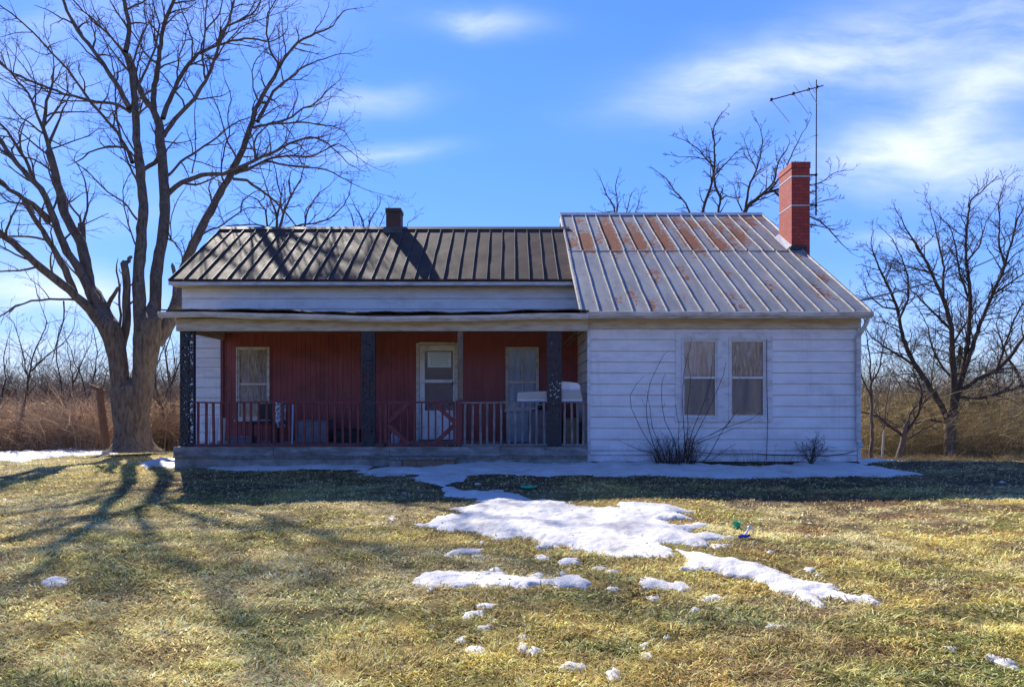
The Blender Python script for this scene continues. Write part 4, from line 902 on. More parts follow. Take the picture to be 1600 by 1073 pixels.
for i in range(25): s=i/24*1.6; p=a+(e2-a)*s; p[2]-=1.1*s*(1-s)*(1 if s<1 else 0); pts.append(tuple(p))
props(MB().tube(pts,.02,6).build('utility_wire',M['black'],smooth=True),'black overhead wire running from the right roof corner up past the trees','wire')
yv=YW-.05; wp=[(zp_x,yv,z) for zp_x,z in ((xp(1196.5,YW),zp(530,YW)),(xp(1196.5,YW),zp(600,YW)),(xp(1198,YW),zp(655,YW)),(xp(1197,YW),zp(690,YW)),(xp(1196,YW),zp(719,YW)))]
props(MB().tube(wp,.006,6).build('wall_cable',M['black']),'thin dark cable hanging down the siding from the right window','cable')
wp=[(xp(a_,YW),YW-.045,zp(b_,YW)) for a_,b_ in ((1085,706),(1120,708),(1180,708),(1197,709.5),(1240,710.5),(1290,712),(1320,708),(1334,704))]
props(MB().tube(wp,.007,6).build('wall_cable',M['black']),'thin dark cable running level along the foot of the white wall','cable')
# ------------------------------------------------------------------ trees
def nrm(v): l=sqrt(v[0]**2+v[1]**2+v[2]**2)+1e-9; return (v[0]/l,v[1]/l,v[2]/l)
def grow(out,p,d,L,r,lvl,rr,wig=.22,trop=.05,dens=3.2,ang=(.5,1.0),rmin=.004,ratio=.55,seg=.22):
    n=max(3,min(9,int(L/seg)+2)); s=L/(n-1); pts=[p]; rad=[r]; ds=[d]
    bend=(rr.gauss(0,.06),rr.gauss(0,.06),rr.gauss(0,.03))
    for i in range(1,n):
        d=nrm((d[0]+rr.gauss(0,wig)+bend[0],d[1]+rr.gauss(0,wig)+bend[1],d[2]+rr.gauss(0,wig*.8)+trop+bend[2])); p=(p[0]+d[0]*s,p[1]+d[1]*s,p[2]+d[2]*s)
        pts.append(p); rad.append(max(rmin*.7,r*(1-.72*i/(n-1)))); ds.append(d)
    out.append((pts,rad))
    if lvl<=0: return
    k=max(2,int(L*dens*rr.uniform(.8,1.2)))
    for j in range(k):
        t=.15+.85*(j+rr.random())/k; i=min(n-2,int(t*(n-1))); f=t*(n-1)-i
        q=tuple(pts[i][c]*(1-f)+pts[i+1][c]*f for c in range(3)); kid(out,q,ds[i],L*ratio*(1.15-.6*t)*rr.uniform(.6,1.2),max(rmin,rad[i]*.62),lvl-1,rr,wig,trop,dens*1.25,ang,rmin,ratio,seg)
def kid(out,q,dd,L,r,lvl,rr,wig,trop,dens,ang,rmin,ratio,seg):
    a=rr.uniform(*ang); az=rr.uniform(0,2*pi)
    ref=(0,0,1) if abs(dd[2])<.9 else (1,0,0)
    n1=nrm((dd[1]*ref[2]-dd[2]*ref[1],dd[2]*ref[0]-dd[0]*ref[2],dd[0]*ref[1]-dd[1]*ref[0])); n2=(dd[1]*n1[2]-dd[2]*n1[1],dd[2]*n1[0]-dd[0]*n1[2],dd[0]*n1[1]-dd[1]*n1[0])
    e=nrm(tuple(dd[c]*cos(a)+(n1[c]*cos(az)+n2[c]*sin(az))*sin(a) for c in range(3)))
    if e[2]<-.35: e=nrm((e[0],e[1],-.2))
    grow(out,q,e,L,r,lvl,rr,wig,trop,dens,ang,rmin,ratio,seg)
def limb(out,tr,d0,d1,r0,r1,rr,twig_len=1.8,dens=3.0,lvl=3,t0=.2,jit=.02,rmin=.004,**kw):
    """a limb traced through picture points, leaning from depth d0 to d1; radii in px at that depth"""
    n=len(tr); cum=[0]
    for i in range(1,n): cum.append(cum[-1]+math.hypot(tr[i][0]-tr[i-1][0],tr[i][1]-tr[i-1][1]))
    T=cum[-1]; pts=[];rad=[]; r0*=.86; r1*=.86
    dm=(d0+d1)/2; seg=max(5,int(T/1000*dm/.22))
    arr=np.array(tr,float); cu=np.array(cum)
    for i in range(seg+1):
        s=T*i/seg; px=float(np.interp(s,cu,arr[:,0])); py=float(np.interp(s,cu,arr[:,1]))
        # soften the corners of the trace
        e=T*.035; px=(px*2+float(np.interp(s-e,cu,arr[:,0]))+float(np.interp(s+e,cu,arr[:,0])))/4; py=(py*2+float(np.interp(s-e,cu,arr[:,1]))+float(np.interp(s+e,cu,arr[:,1])))/4
        d=d0+(d1-d0)*i/seg; p=P(px,py,d); r=(r0+(r1-r0)*(i/seg)**.8)*d/1000
        j=min(jit,r*.5+.008); pts.append((p[0]+rr.uniform(-j,j),p[1]+rr.uniform(-j,j),p[2]+rr.uniform(-j,j))); rad.append(max(rmin,r*rr.uniform(.93,1.07)))
    out.append((pts,rad))
    if lvl<0: return pts
    L=T*dm/1000; k=int(L*dens)
    for j in range(k):
        t=t0+(1-t0)*(j+rr.random())/k; i=min(seg-1,int(t*seg)); a=pts[i]; b=pts[i+1]; dd=nrm((b[0]-a[0],b[1]-a[1],b[2]-a[2]))
        kid(out,a,dd,twig_len*rr.uniform(.45,1.15)*(1.1-.45*t),min(rad[i]*.6,.03),lvl,rr,kw.get('wig',.2),kw.get('trop',.06),kw.get('kd',3.0),kw.get('ang',(.45,1.0)),rmin,.55,.2)
    # the tip carries on
    if r1>2.2:
        a=pts[-2]; b=pts[-1]; pts.append(tuple(b[c]+(b[c]-a[c])*.35 for c in range(3))); rad.append(rad[-1]*.25); return pts
    a=pts[-2]; b=pts[-1]; grow(out,b,nrm((b[0]-a[0],b[1]-a[1],b[2]-a[2])),twig_len*.9,rad[-1],lvl,rr,.18,.06,3.2,(.4,.9),rmin)
    return pts
rr=random.Random(42); DT=16.9
tree=thing('bare_maple_tree','huge bare multi-stemmed tree left of the porch, overhanging the dark roof','tree',(xp(208,DT),DT,-.1))
# trunk with root flare
def trunkmesh(pts,rads,name,parent,sides=28,flare=0,seed=0):
    V=[];Q=[]; A=np.array(pts); n=len(A)
    fine=[];fr=[]
    for i in range(n-1):
        for s in range(6): f=s/6; fine.append(A[i]*(1-f)+A[i+1]*f); fr.append(rads[i]*(1-f)+rads[i+1]*f)
    fine.append(A[-1]); fr.append(rads[-1])
    for i,(c,r) in enumerate(zip(fine,fr)):
        for k in range(sides):
            a=2*pi*k/sides; hgt=i/len(fine)
            ridge=1+.10*(float(fbm(cos(a)*3+seed,sin(a)*3+i*.10,3,1.2))-.5)*2+flare*exp(-i*.35)*(.25+.30*max(0,sin(a*5+seed)))
            V.append((c[0]+r*ridge*cos(a),c[1]+r*ridge*sin(a),c[2]))
    for i in range(len(fine)-1):
        for k in range(sides): j=(k+1)%sides; Q.append((i*sides+k,i*sides+j,(i+1)*sides+j,(i+1)*sides+k))
    return fast(name,V,[Q],M['bark'],parent,smooth=True)
px_=lambda r,d=DT:r*d/1000
trunkmesh([P(208,704,DT),P(208,690,DT),P(206,660,DT),P(205,630,DT),P(206,604,DT),P(206,590,DT)],[px_(29),px_(26),px_(24),px_(24.5),px_(21),px_(6)],'trunk',tree,flare=1.0)
trunkmesh([P(196,660,DT-.05),P(189,618,DT-.1),P(187,590,DT-.1),P(184,560,DT-.1),P(179,535,DT-.1),P(168,505,DT-.15),P(155,480,DT),P(147,455,DT+.2),P(142,443,DT+.3)],[px_(17),px_(15),px_(13),px_(13),px_(15),px_(17),px_(13),px_(10),px_(3)],'trunk',tree,20,seed=3)
trunkmesh([P(212,660,DT),P(218,620,DT),P(223,595,DT),P(226,570,DT),P(229,545,DT),P(233,520,DT),P(236,500,DT),P(238,485,DT+.3),P(241,462,DT+.4)],[px_(17),px_(18),px_(15.5),px_(16.5),px_(19),px_(20),px_(17),px_(11),px_(3)],'trunk',tree,20,seed=6)
trunkmesh([P(240,540,DT+.1),P(252,520,DT+.2),P(266,500,DT+.3),P(275,478,DT+.4),P(281,452,DT+.8),P(284,440,DT+.85)],[px_(13),px_(14),px_(12),px_(10),px_(8),px_(2)],'trunk',tree,16,seed=8)
B=[]
def T(tr,dd0,dd1,r0,r1,**k):
    e=lambda q:.30*max(0,(560-q[1])/1000*DT)
    return limb(B,tr,DT+dd0+e(tr[0]),DT+dd1+e(tr[-1]),r0,r1,rr,**k)
# left stems
T([(160,492),(149,470),(141,451),(131,401),(124,372),(101,336),(92,298),(83,260),(77,235)],-.3,-1.2,11,6,t0=.6,dens=1.2)
T([(78,238),(68,205),(72,163),(82,130),(84,105)],-1.2,-1.6,4.5,1.2)
T([(68,205),(56,177),(47,149),(26,126),(5,100),(-25,70)],-1.2,-2.2,3,1)
T([(76,230),(93,186),(100,168),(108,150)],-1.2,-.6,3,.8,twig_len=1.0)
T([(80,232),(110,222),(135,215),(150,205)],-1.2,-.4,1.6,.6,twig_len=.7)
T([(135,415),(128,380),(128,351)],-.3,0,7,6,dens=.6,twig_len=.6,lvl=1)
T([(128,353),(124,340),(108,318),(101,300),(97,289)],0,.3,2.6,1.0,twig_len=.7,lvl=1); T([(129,352),(136,330),(138,310),(134,285),(124,262),(115,250)],0,.5,2.4,.8,twig_len=.8)
T([(158,490),(144,462),(126,426),(106,396),(88,356),(78,325),(70,305),(58,287),(38,270),(15,242),(0,217),(-30,180)],-.4,-2.4,9,3,t0=.35,dens=1.6)
T([(56,287),(40,250),(16,210),(0,193),(-30,150)],-1.4,-2.6,3.5,1.4)
T([(82,348),(66,330),(45,316),(20,300),(0,283),(-40,250)],-1.2,-3,5,3,dens=1.6)
T([(168,515),(150,500),(141,484),(111,454),(85,435),(60,416),(33,389),(0,363),(-50,330)],-.2,-3.2,9,5,t0=.4,dens=1.3)
T([(114,458),(107,430),(96,411),(84,390),(75,376),(60,350),(48,331),(38,316)],-.6,-2.2,6.5,3.5,dens=1.3,t0=.4)
T([(118,468),(90,468),(68,468),(45,470),(25,477),(0,495),(-30,520)],-.2,-2,2.2,1.2,dens=2.5,twig_len=1.0,trop=-.02)
T([(60,416),(30,424),(0,424),(-30,420)],-1.2,-2.4,2,1.2,twig_len=.9); T([(72,374),(50,369),(25,368),(0,371),(-30,380)],-1,-2.5,2.2,1.2,twig_len=.9)
T([(100,470),(100,500),(92,530),(82,560)],-.8,-1.5,1.5,.7,twig_len=.8,trop=-.05)
T([(143,462),(128,440),(110,418),(95,400)],-.5,.2,3,1,twig_len=.8)
# centre stubs
T([(186,560),(196,520),(199,482),(197,444),(194,411)],.1,-.6,7,6.5,lvl=1,dens=2,twig_len=.5,t0=.5); T([(194,416),(200,408),(205,402)],-.6,-.5,4,3,lvl=0,dens=1,twig_len=.3)
T([(184,545),(188,500),(188,470),(186,440),(183,424)],0,-.8,3,1.6,lvl=0,dens=2,twig_len=.4); T([(168,478),(178,462),(184,450)],-.3,-.7,4,3,lvl=0,dens=1,twig_len=.3)
T([(160,465),(175,490),(184,515)],-.3,-.5,3,2,lvl=0,dens=1,twig_len=.3)
# stem F
T([(221,545),(219,499),(216,431),(219,381),(224,331),(221,280),(216,245),(211,175),(210,140),(203,100),(196,82)],-.2,-.5,12,5,t0=.55,dens=1.6)
T([(196,84),(203,54),(200,30),(193,0),(188,-50),(192,-110)],-.5,-.2,4.5,1.8)
T([(205,172),(190,145),(175,121),(163,102),(151,86),(138,68),(126,56),(115,35),(105,19),(98,0),(85,-40),(72,-90)],-.5,-1.6,5,1.6,dens=2.4)
T([(197,86),(180,66),(163,47),(148,32),(135,21),(114,0),(95,-30)],-.5,.8,2.6,1)
T([(207,178),(190,165),(175,161),(140,158),(120,152),(102,147),(56,130),(23,116),(0,100),(-40,70)],-.4,-2.0,3,1.5,dens=2.5)
T([(208,258),(203,240),(182,205),(165,185),(151,172),(140,158),(121,130),(108,112),(98,100),(79,82),(60,60),(40,40),(15,18),(-20,-5)],-.3,.9,3.4,1.1,dens=2.5)
T([(205,240),(191,229),(168,231),(150,234),(140,238),(128,247)],-.3,-1.4,2.4,1.2,twig_len=.6,lvl=1)
T([(190,230),(186,200),(181,170),(180,145),(178,110),(168,70),(150,40)],-.3,.5,1.8,.8)
T([(216,290),(208,270),(198,250),(190,215),(182,190)],-.3,.8,2.4,1)
T([(216,390),(205,365),(196,335),(192,300),(196,285)],-.5,-1.5,1.8,.8,twig_len=.9,dens=4); T([(215,345),(200,322),(185,310),(165,298),(150,282),(140,270),(122,258)],-.4,-1.6,2,.8,twig_len=.8,dens=3)
T([(209,150),(222,120),(235,95),(245,70),(250,40),(240,10),(235,-30)],-.5,.4,2.6,1)
T([(206,110),(215,70),(228,45),(226,15),(220,-30)],-.5,-.9,2,.9)
# stem G
T([(238,520),(242,482),(243,431),(252,381),(259,331),(257,280),(252,243),(250,198),(247,186)],.1,.5,11,7.5,t0=.75,dens=1)
T([(247,190),(240,172),(228,158),(214,130),(207,100),(200,85)],.5,.2,6,4,dens=.8)
T([(244,188),(240,165),(240,140),(247,105),(252,58),(259,30),(268,12),(280,-20),(285,-80)],.5,1.0,5,2)
T([(254,188),(263,158),(275,133),(283,121),(295,98),(314,82),(339,70),(376,61),(400,61),(415,66)],.5,1.8,4.5,1.3)
T([(300,95),(300,60),(290,30),(280,5),(278,-30)],.9,1.6,1.8,.8); T([(339,70),(349,44),(376,30),(395,23),(409,0),(425,-30)],1.3,2.2,2.4,1)
T([(314,82),(320,50),(322,20),(330,-30)],1,.6,1.8,.8)
T([(255,214),(275,182),(300,161),(304,154),(321,126),(332,102),(340,75),(352,48),(362,20),(372,-20)],.5,1.0,4.2,1.4)
T([(321,126),(318,105),(316,85),(320,50),(345,20),(350,-20)],.8,1.6,2.2,.9); T([(333,100),(350,70),(380,40),(410,30)],.9,0,1.6,.8)
T([(258,308),(267,297),(284,285),(300,278),(320,272),(340,273),(355,272),(375,261),(400,250),(430,237),(455,222),(490,212),(515,225)],.5,1.6,5,1.3,t0=.4,dens=2.6)
T([(285,286),(310,290),(334,279)],.5,.1,2.4,1.4,lvl=1,twig_len=.5); T([(260,278),(290,247),(322,227),(347,207),(370,190),(395,182)],.5,1.8,2.6,1)
T([(258,345),(268,380),(266,355),(270,330),(278,310),(284,302)],.2,-.4,1.5,.7,twig_len=.6); T([(262,372),(275,382),(286,395),(284,410)],.3,-.5,1.8,1,twig_len=.7)
T([(252,245),(240,255),(228,262),(222,268)],.5,0,4,3.5,lvl=0,dens=.5)
T([(300,272),(306,240),(304,200),(305,160)],.6,.3,1.4,.6,lvl=1,twig_len=.6)
# stem H
T([(270,500),(279,455),(287,425),(297,395),(315,355),(340,310),(360,272),(375,245),(386,217),(395,186),(404,158),(423,130),(437,102),(453,77),(470,61),(502,51),(525,38)],.4,2.6,10.5,1.2,t0=.35,dens=2.2)
T([(402,192),(411,172),(428,140),(453,123),(470,107),(488,98),(508,92)],1.6,3.2,3.4,1); T([(437,105),(428,90),(421,77),(416,47),(418,19),(432,0),(440,-30)],1.8,1.2,2.2,.9)
T([(395,200),(423,193),(451,186),(470,172),(493,161),(516,137),(525,130)],1.5,2.9,2.8,.9,dens=3.4); T([(425,193),(455,192),(484,191),(505,196),(526,198),(540,206)],1.8,.8,2.2,.8,dens=3.2)
T([(362,280),(385,281),(410,300),(430,315),(450,337),(462,352)],.9,2.4,3,1.2,dens=2.8,twig_len=1.1); T([(365,273),(395,262),(420,247),(460,242),(480,247),(508,235),(530,222),(545,235)],1,2.4,3,.9,dens=3)
T([(412,252),(430,254),(445,257),(480,261),(510,265),(540,280),(552,288)],1.4,.4,2.2,.8,dens=3.2); T([(350,288),(345,265),(352,230),(360,205),(355,180),(362,150),(352,125)],.9,2,1.8,.7,twig_len=1)
T([(370,245),(362,235),(352,210),(345,180),(332,150)],1,-.2,1.8,.7); T([(404,160),(396,140),(394,115),(398,95),(420,75)],1.6,.8,1.6,.7)
T([(400,250),(396,225),(402,210),(420,195)],1.3,.6,2.4,1.0,twig_len=1)
T([(310,372),(320,364),(345,352),(370,335),(385,325),(400,325)],.6,1.8,2.2,.9,dens=3); T([(375,332),(378,315),(395,302),(405,297)],1,1.6,1.6,.8)
T([(282,428),(292,405),(300,378),(315,360)],.3,-.4,3,1.6,twig_len=.7,dens=1.6); T([(268,500),(272,470),(274,440),(270,415)],.1,-.2,4,3,twig_len=.5,lvl=1,dens=1)
# unseen crown above the frame
for (x,y,d,dx) in ((190,-100,0,-.15),(285,-80,1,.1),(72,-90,-1.6,-.5),(372,-20,1,.35),(330,-30,.6,.25),(235,-30,.4,0)):
    q=P(x,y,DT+d+.3*(560-y)/1000*DT); grow(B,q,nrm((dx,.25,1)),2.4,.03,2,rr,.16,.06,1.6,(.4,.9))
branches_obj('crown',B,M['bark'],tree)
print('main tree polylines',len(B))
def small_tree(name,label,d,limbs,group=None,mat='twig',tr='bark',twig=1.2,dens=2.6,lvl=2,rmin=.006,seed=1,**kw):
    r_=random.Random(seed); out=[]; x0,y0=limbs[0][0][0]
    b=P(x0,y0,d); t=thing(name,label,'tree',b,group)
    tk=[]; limb(tk,limbs[0][0],d,d+limbs[0][3] if len(limbs[0])>3 else d,limbs[0][1],limbs[0][2],r_,lvl=-1)
    branches_obj('trunk',tk,M[tr],t)
    for l in limbs[1:]:
        dd=l[3] if len(l)>3 else r_.uniform(-1.5,1.5); limb(out,l[0],d,d+dd,l[1],l[2],r_,twig_len=twig,dens=dens,lvl=lvl,rmin=rmin,**kw)
    if not out:
        p=tk[0][0][-1]; grow(out,p,(0,0,1),twig*2,.02,lvl,r_,rmin=rmin)
    branches_obj('crown',out,M[mat],t); return t
# big oak-like tree on the right
small_tree('bare_oak_tree','tallest bare spreading tree right of the house, with a thick forked trunk',29,[
 ([(1481,730),(1482,715),(1484,690),(1485,662),(1490,640)],9.5,9),
 ([(1485,668),(1473,636),(1450,600),(1430,570),(1412,535),(1403,483),(1392,455),(1381,435),(1372,415)],6,1.6),([(1432,572),(1405,556),(1380,540),(1360,525)],2.6,1),([(1405,500),(1420,465),(1418,430),(1408,400)],2.2,1),([(1403,483),(1380,480),(1362,465)],2,.8),
 ([(1488,655),(1491,597),(1487,550),(1487,509),(1473,465),(1455,425),(1438,391),(1425,372)],7,1.6),([(1487,515),(1460,490),(1440,470),(1425,455)],2.6,1),([(1473,465),(1475,420),(1468,385),(1460,350)],2.6,1),([(1455,425),(1430,420),(1400,410)],2,.8),
 ([(1490,640),(1502,590),(1513,535),(1516,490),(1517,456),(1511,420),(1508,378),(1513,334),(1515,318)],5.5,1.4),([(1515,470),(1500,430),(1495,400),(1490,370)],2.4,1),([(1510,410),(1530,385),(1540,350)],2,.8),
 ([(1500,600),(1530,510),(1548,465),(1562,435),(1570,413),(1583,370),(1590,340)],4.5,1.3),([(1550,462),(1580,440),(1605,425)],2.4,1),([(1570,413),(1560,380),(1562,345),(1560,320)],2.2,.9),
 ([(1500,610),(1530,590),(1557,579),(1580,555),(1600,527),(1625,490)],5,2),([(1480,660),(1450,655),(1420,664),(1395,668)],2.2,.9),([(1490,620),(1530,622),(1570,612),(1605,600)],2.6,1.2),([(1557,579),(1570,540),(1585,500),(1600,470)],2.4,1),([(1495,600),(1470,570),(1455,540),(1450,510)],2.2,1),([(1487,540),(1505,510),(1530,480)],2.2,1)],
 twig=2.0,dens=3.6,lvl=3,rmin=.008,seed=3,mat='twig',kd=3.4,trop=.03)
small_tree('leaning_tree','small leaning bare tree with crooked dark trunk, between house and tallest right-hand tree',25,[
 ([(1402,724),(1406,705),(1412,690),(1411,676),(1417,662)],6,4),
 ([(1412,678),(1430,655),(1437,640),(1440,610),(1432,590)],3.5,1.2),([(1411,680),(1390,665),(1372,650),(1355,645),(1335,643)],2.6,1.2),([(1415,665),(1425,640),(1455,620),(1465,605)],2,.8),([(1417,686),(1440,672),(1460,662)],1.8,.8)],twig=1.2,seed=5,rmin=.007,tr='bark')
small_tree('slim_tree','slim straight bare tree right beside the downspout corner of the house',22,[
 ([(1361,716),(1363,680),(1362,640),(1361,605)],3.4,2.4),([(1361,608),(1360,570),(1357,540),(1352,515)],2.2,.8),([(1362,620),(1350,595),(1345,580),(1340,560)],1.6,.7),([(1361,600),(1375,575),(1378,545),(1385,520)],1.8,.7),([(1362,650),(1385,655),(1400,663)],1.4,.7)],twig=1.0,dens=3,seed=6,rmin=.006)
small_tree('slim_tree','thin pale trunked tree standing behind the leaning tree on the right',26,[([(1378,716),(1380,695),(1381,670)],2.2,1.6),([(1381,672),(1384,640),(1390,600)],1.5,.8),([(1381,672),(1372,640),(1368,610)],1.3,.6)],twig=1.2,seed=7,mat='twig2',tr='rock')
small_tree('background_tree','bare tree at the right frame edge behind the tallest right-hand tree',38,[([(1594,726),(1590,680),(1596,640),(1600,610)],6,5),([(1600,612),(1590,580),(1575,560),(1560,520)],3,1),([(1600,612),(1615,570),(1620,530)],3,1),([(1598,620),(1570,605),(1545,600)],2.2,1),([(1590,680),(1570,640),(1550,620),(1540,590)],2.4,1)],twig=2.2,seed=8,rmin=.01)
small_tree('background_tree','bare tree with thin upright limbs behind the gap right of the tallest tree',42,[([(1547,724),(1548,690),(1546,650)],3,2.6),([(1546,652),(1536,610),(1530,570)],1.8,.8),([(1546,652),(1556,600),(1560,560)],1.8,.8),([(1546,640),(1520,620),(1505,600)],1.4,.6)],twig=2.2,seed=9,rmin=.01,mat='twig2')
small_tree('background_tree','faint bare tree further back, left of the tallest right-hand tree',45,[([(1440,720),(1438,680),(1441,640)],3,2.4),([(1441,642),(1430,600),(1425,560)],1.8,.8),([(1441,642),(1455,600),(1460,555)],1.8,.8),([(1440,650),(1410,610),(1395,580)],1.4,.6),([(1440,670),(1400,650),(1370,630)],1.4,.6)],twig=2.4,seed=10,rmin=.01,mat='twig2')
# cedar behind
def cedar(px,py,d,h,w,label,seed):
    r_=random.Random(seed); b=P(px,py,d); t=thing('cedar_tree',label,'tree',b); tk=[([(b[0],b[1],b[2]-.2),(b[0],b[1],b[2]+h*.5),(b[0],b[1],b[2]+h)],[.10,.07,.02])]; branches_obj('trunk',tk,M['bark'],t)
    V=[];Q=[];C=[]
    for _ in range(5000):
        u=r_.random(); z=b[2]+.2+h*u; rad=w*(1-u)**.8*r_.random()**.5*(.6+.8*float(fbm(u*9+seed,_%7,2,1))); a=r_.uniform(0,2*pi); c=(b[0]+rad*cos(a),b[1]+rad*sin(a),z); s=r_.uniform(.04,.11); k=len(V)
        e1=nrm((r_.gauss(0,1),r_.gauss(0,1),r_.gauss(0,1))); e2=nrm((r_.gauss(0,1),r_.gauss(0,1),r_.gauss(0,1)))
        V+=[tuple(c[i]+e1[i]*s for i in range(3)),tuple(c[i]+e2[i]*s*.5 for i in range(3)),tuple(c[i]-e1[i]*s for i in range(3))]; Q.append((k,k+1,k+2)); q=r_.uniform(.7,1.4); C+=[(.05*q,.065*q,.035*q)]*3
    fast('crown',V,[Q],M['leaf'],t,col=np.array(C))
cedar(1500,724,34,6.0,1.3,'dark evergreen cedar half hidden behind the tallest right-hand tree',2); cedar(1432,720,36,2.6,1.0,'low dark green cedar in the right-hand brush, left of the tallest tree',4)
cedar(12,702,30,2.6,1.2,'dark green cedar behind the brush at the left frame edge',5)
# trees behind the house
G1='bare treetops showing above the rusty roof'
small_tree('background_tree','bare treetop above the rusty roof, the tall narrow one in the middle',27,[([(1105,640),(1100,500),(1094,400),(1092,345)],4,3),([(1092,350),(1102,315),(1113,285),(1116,262),(1117,235),(1114,205),(1118,190)],3.4,1.1),([(1120,360),(1121,335),(1127,312),(1118,290),(1115,275)],2.6,1.8),([(1116,262),(1090,232),(1072,220)],1.8,.7),([(1115,275),(1140,250),(1150,238)],1.8,.7),([(1085,350),(1070,315),(1055,300),(1045,285)],2.2,.9),([(1127,312),(1135,305),(1150,310)],2,1),([(1116,262),(1105,250),(1085,245),(1068,245)],1.4,.6)],G1,twig=1.1,dens=3.4,lvl=3,seed=11,rmin=.009)
small_tree('background_tree','bare treetop above the rusty roof, the leaning one just left of the red chimney',28,[([(1150,640),(1150,450),(1152,380),(1156,340)],6,5.5),([(1156,345),(1168,322),(1185,308),(1200,300),(1222,295),(1240,300)],5,1.4,.5),([(1165,325),(1170,290),(1182,265),(1188,245),(1192,215)],2.4,.9),([(1185,308),(1210,285),(1215,255),(1228,235)],2.4,.9),([(1182,265),(1170,240),(1165,225)],1.6,.7),([(1200,300),(1225,270),(1238,240),(1250,215)],2,.8),([(1160,330),(1150,310),(1148,295)],1.6,.7),([(1222,295),(1260,290),(1285,285),(1300,272)],1.8,.7,.8),([(1210,300),(1250,330),(1285,348),(1315,380)],2.2,.8,.6),([(1240,300),(1262,320),(1285,315),(1298,312)],1.4,.6,.5),([(1225,300),(1248,350),(1275,352),(1305,360)],1.8,.7,.9)],G1,twig=1.2,dens=3.6,lvl=3,seed=12,rmin=.009)
small_tree('background_tree','smallest bare treetop above the left end of the rusty roof ridge',30,[([(968,640),(965,450),(963,350)],3,2.4),([(963,352),(960,325),(948,305),(942,290)],2,.8),([(963,352),(964,315),(962,290),(963,282)],1.6,.7),([(975,350),(982,320),(985,305)],1.4,.7),([(985,350),(996,325),(1000,312)],1.2,.6),([(960,330),(945,332),(938,330)],1,.5)],G1,twig=.8,dens=4.4,seed=13,rmin=.009)
G2='bare treetops showing above the dark roof'
small_tree('background_tree','slight bare treetop left of the small dark chimney above the dark roof',30,[([(575,640),(573,450),(572,370)],3,2.4),([(572,372),(565,340),(556,325)],1.8,.7),([(572,372),(580,340),(592,322)],1.8,.7),([(556,372),(552,345),(548,332)],1.2,.6),([(590,372),(594,350),(604,330)],1.2,.6),([(640,365),(636,350),(640,345)],.8,.5)],G2,twig=1.0,dens=3.6,seed=14,rmin=.009)
small_tree('background_tree','broad bare treetop rising behind the left part of the dark roof',24,[([(440,640),(438,500),(436,400),(434,362)],5,4.5),([(434,365),(432,335),(422,310),(415,290)],2.8,.9),([(434,365),(445,330),(455,305),(468,285),(472,270)],2.8,.9),([(474,365),(480,330),(495,305),(508,295)],2.2,.8),([(420,365),(415,330),(402,312),(385,305)],2.2,.8),([(436,360),(470,352),(510,345),(535,325),(545,305)],2.4,.8),([(432,340),(440,310),(432,280),(430,262)],2,.8),([(455,308),(450,285),(455,268)],1.5,.7),([(436,362),(400,350),(370,352),(345,356)],2,.8)],G2,twig=1.4,dens=2.8,seed=15,rmin=.007)
# left background saplings
G3='thin bare trees in the brush left of the big tree'
small_tree('sapling','forked bare sapling in the left brush, its thin crown reaching above the snow strip',20,[([(32,704),(33,672),(37,640)],3.2,2.6),([(37,642),(44,600),(50,561),(60,535),(70,517),(72,500)],2.2,.8),([(48,580),(75,555),(100,535),(112,520)],1.6,.7),([(37,640),(20,600),(8,575)],1.6,.7),([(44,600),(38,560),(30,530),(22,505)],1.4,.6),([(50,561),(35,545),(20,540)],1,.5)],G3,twig=1.1,dens=3.2,seed=16,rmin=.005)
small_tree('sapling','bare sapling in the left brush midway between frame edge and the big tree',21,[([(100,704),(98,670),(101,640)],2.8,2.2),([(101,642),(95,600),(88,560),(92,520)],1.8,.7),([(101,642),(115,600),(130,560),(140,540)],1.8,.7),([(100,650),(75,615),(60,600)],1.4,.6),([(115,600),(110,570),(105,540)],1.2,.5)],G3,twig=1.1,dens=3.2,seed=17,rmin=.005)
small_tree('sapling','bare sapling just left of the broken post in the left brush',22,[([(140,702),(142,660),(136,620)],2.4,2),([(136,622),(128,590),(118,570),(110,545)],1.6,.6),([(136,622),(148,585),(152,550),(145,510)],1.6,.6),([(140,640),(160,610),(168,580)],1.2,.5)],G3,twig=1.1,dens=3.2,seed=18,rmin=.005)
small_tree('sapling','bare sapling at the very left edge of the picture',22,[([(-8,706),(-5,660),(2,620)],2.6,2),([(2,622),(10,590),(5,560),(12,530)],1.6,.6),([(2,622),(-15,590),(-20,560)],1.6,.6),([(0,640),(22,615),(35,600)],1.2,.5)],G3,twig=1.1,dens=3.2,seed=19,rmin=.005)
G4='thin bare trees between the big tree and the porch'
small_tree('sapling','bent bare sapling between the big tree and the porch post, nearer the tree',20,[([(262,697),(258,660),(252,630),(244,605)],3,2.2),([(244,606),(243,575),(255,545),(262,520)],1.8,.7),([(252,630),(268,600),(275,570),(270,540)],1.8,.7),([(258,650),(245,625),(236,610)],1.2,.5)],G4,twig=.9,dens=3.4,seed=20,rmin=.005)
small_tree('sapling','bare sapling between the big tree and the porch post, nearer the post',21,[([(272,697),(272,650),(268,610),(262,580)],3.2,2.4),([(262,582),(258,550),(266,525),(275,505)],1.8,.7),([(268,600),(280,570),(292,545)],1.8,.7),([(270,620),(255,595),(250,570)],1.4,.6)],G4,twig=.9,dens=3.4,seed=21,rmin=.005)
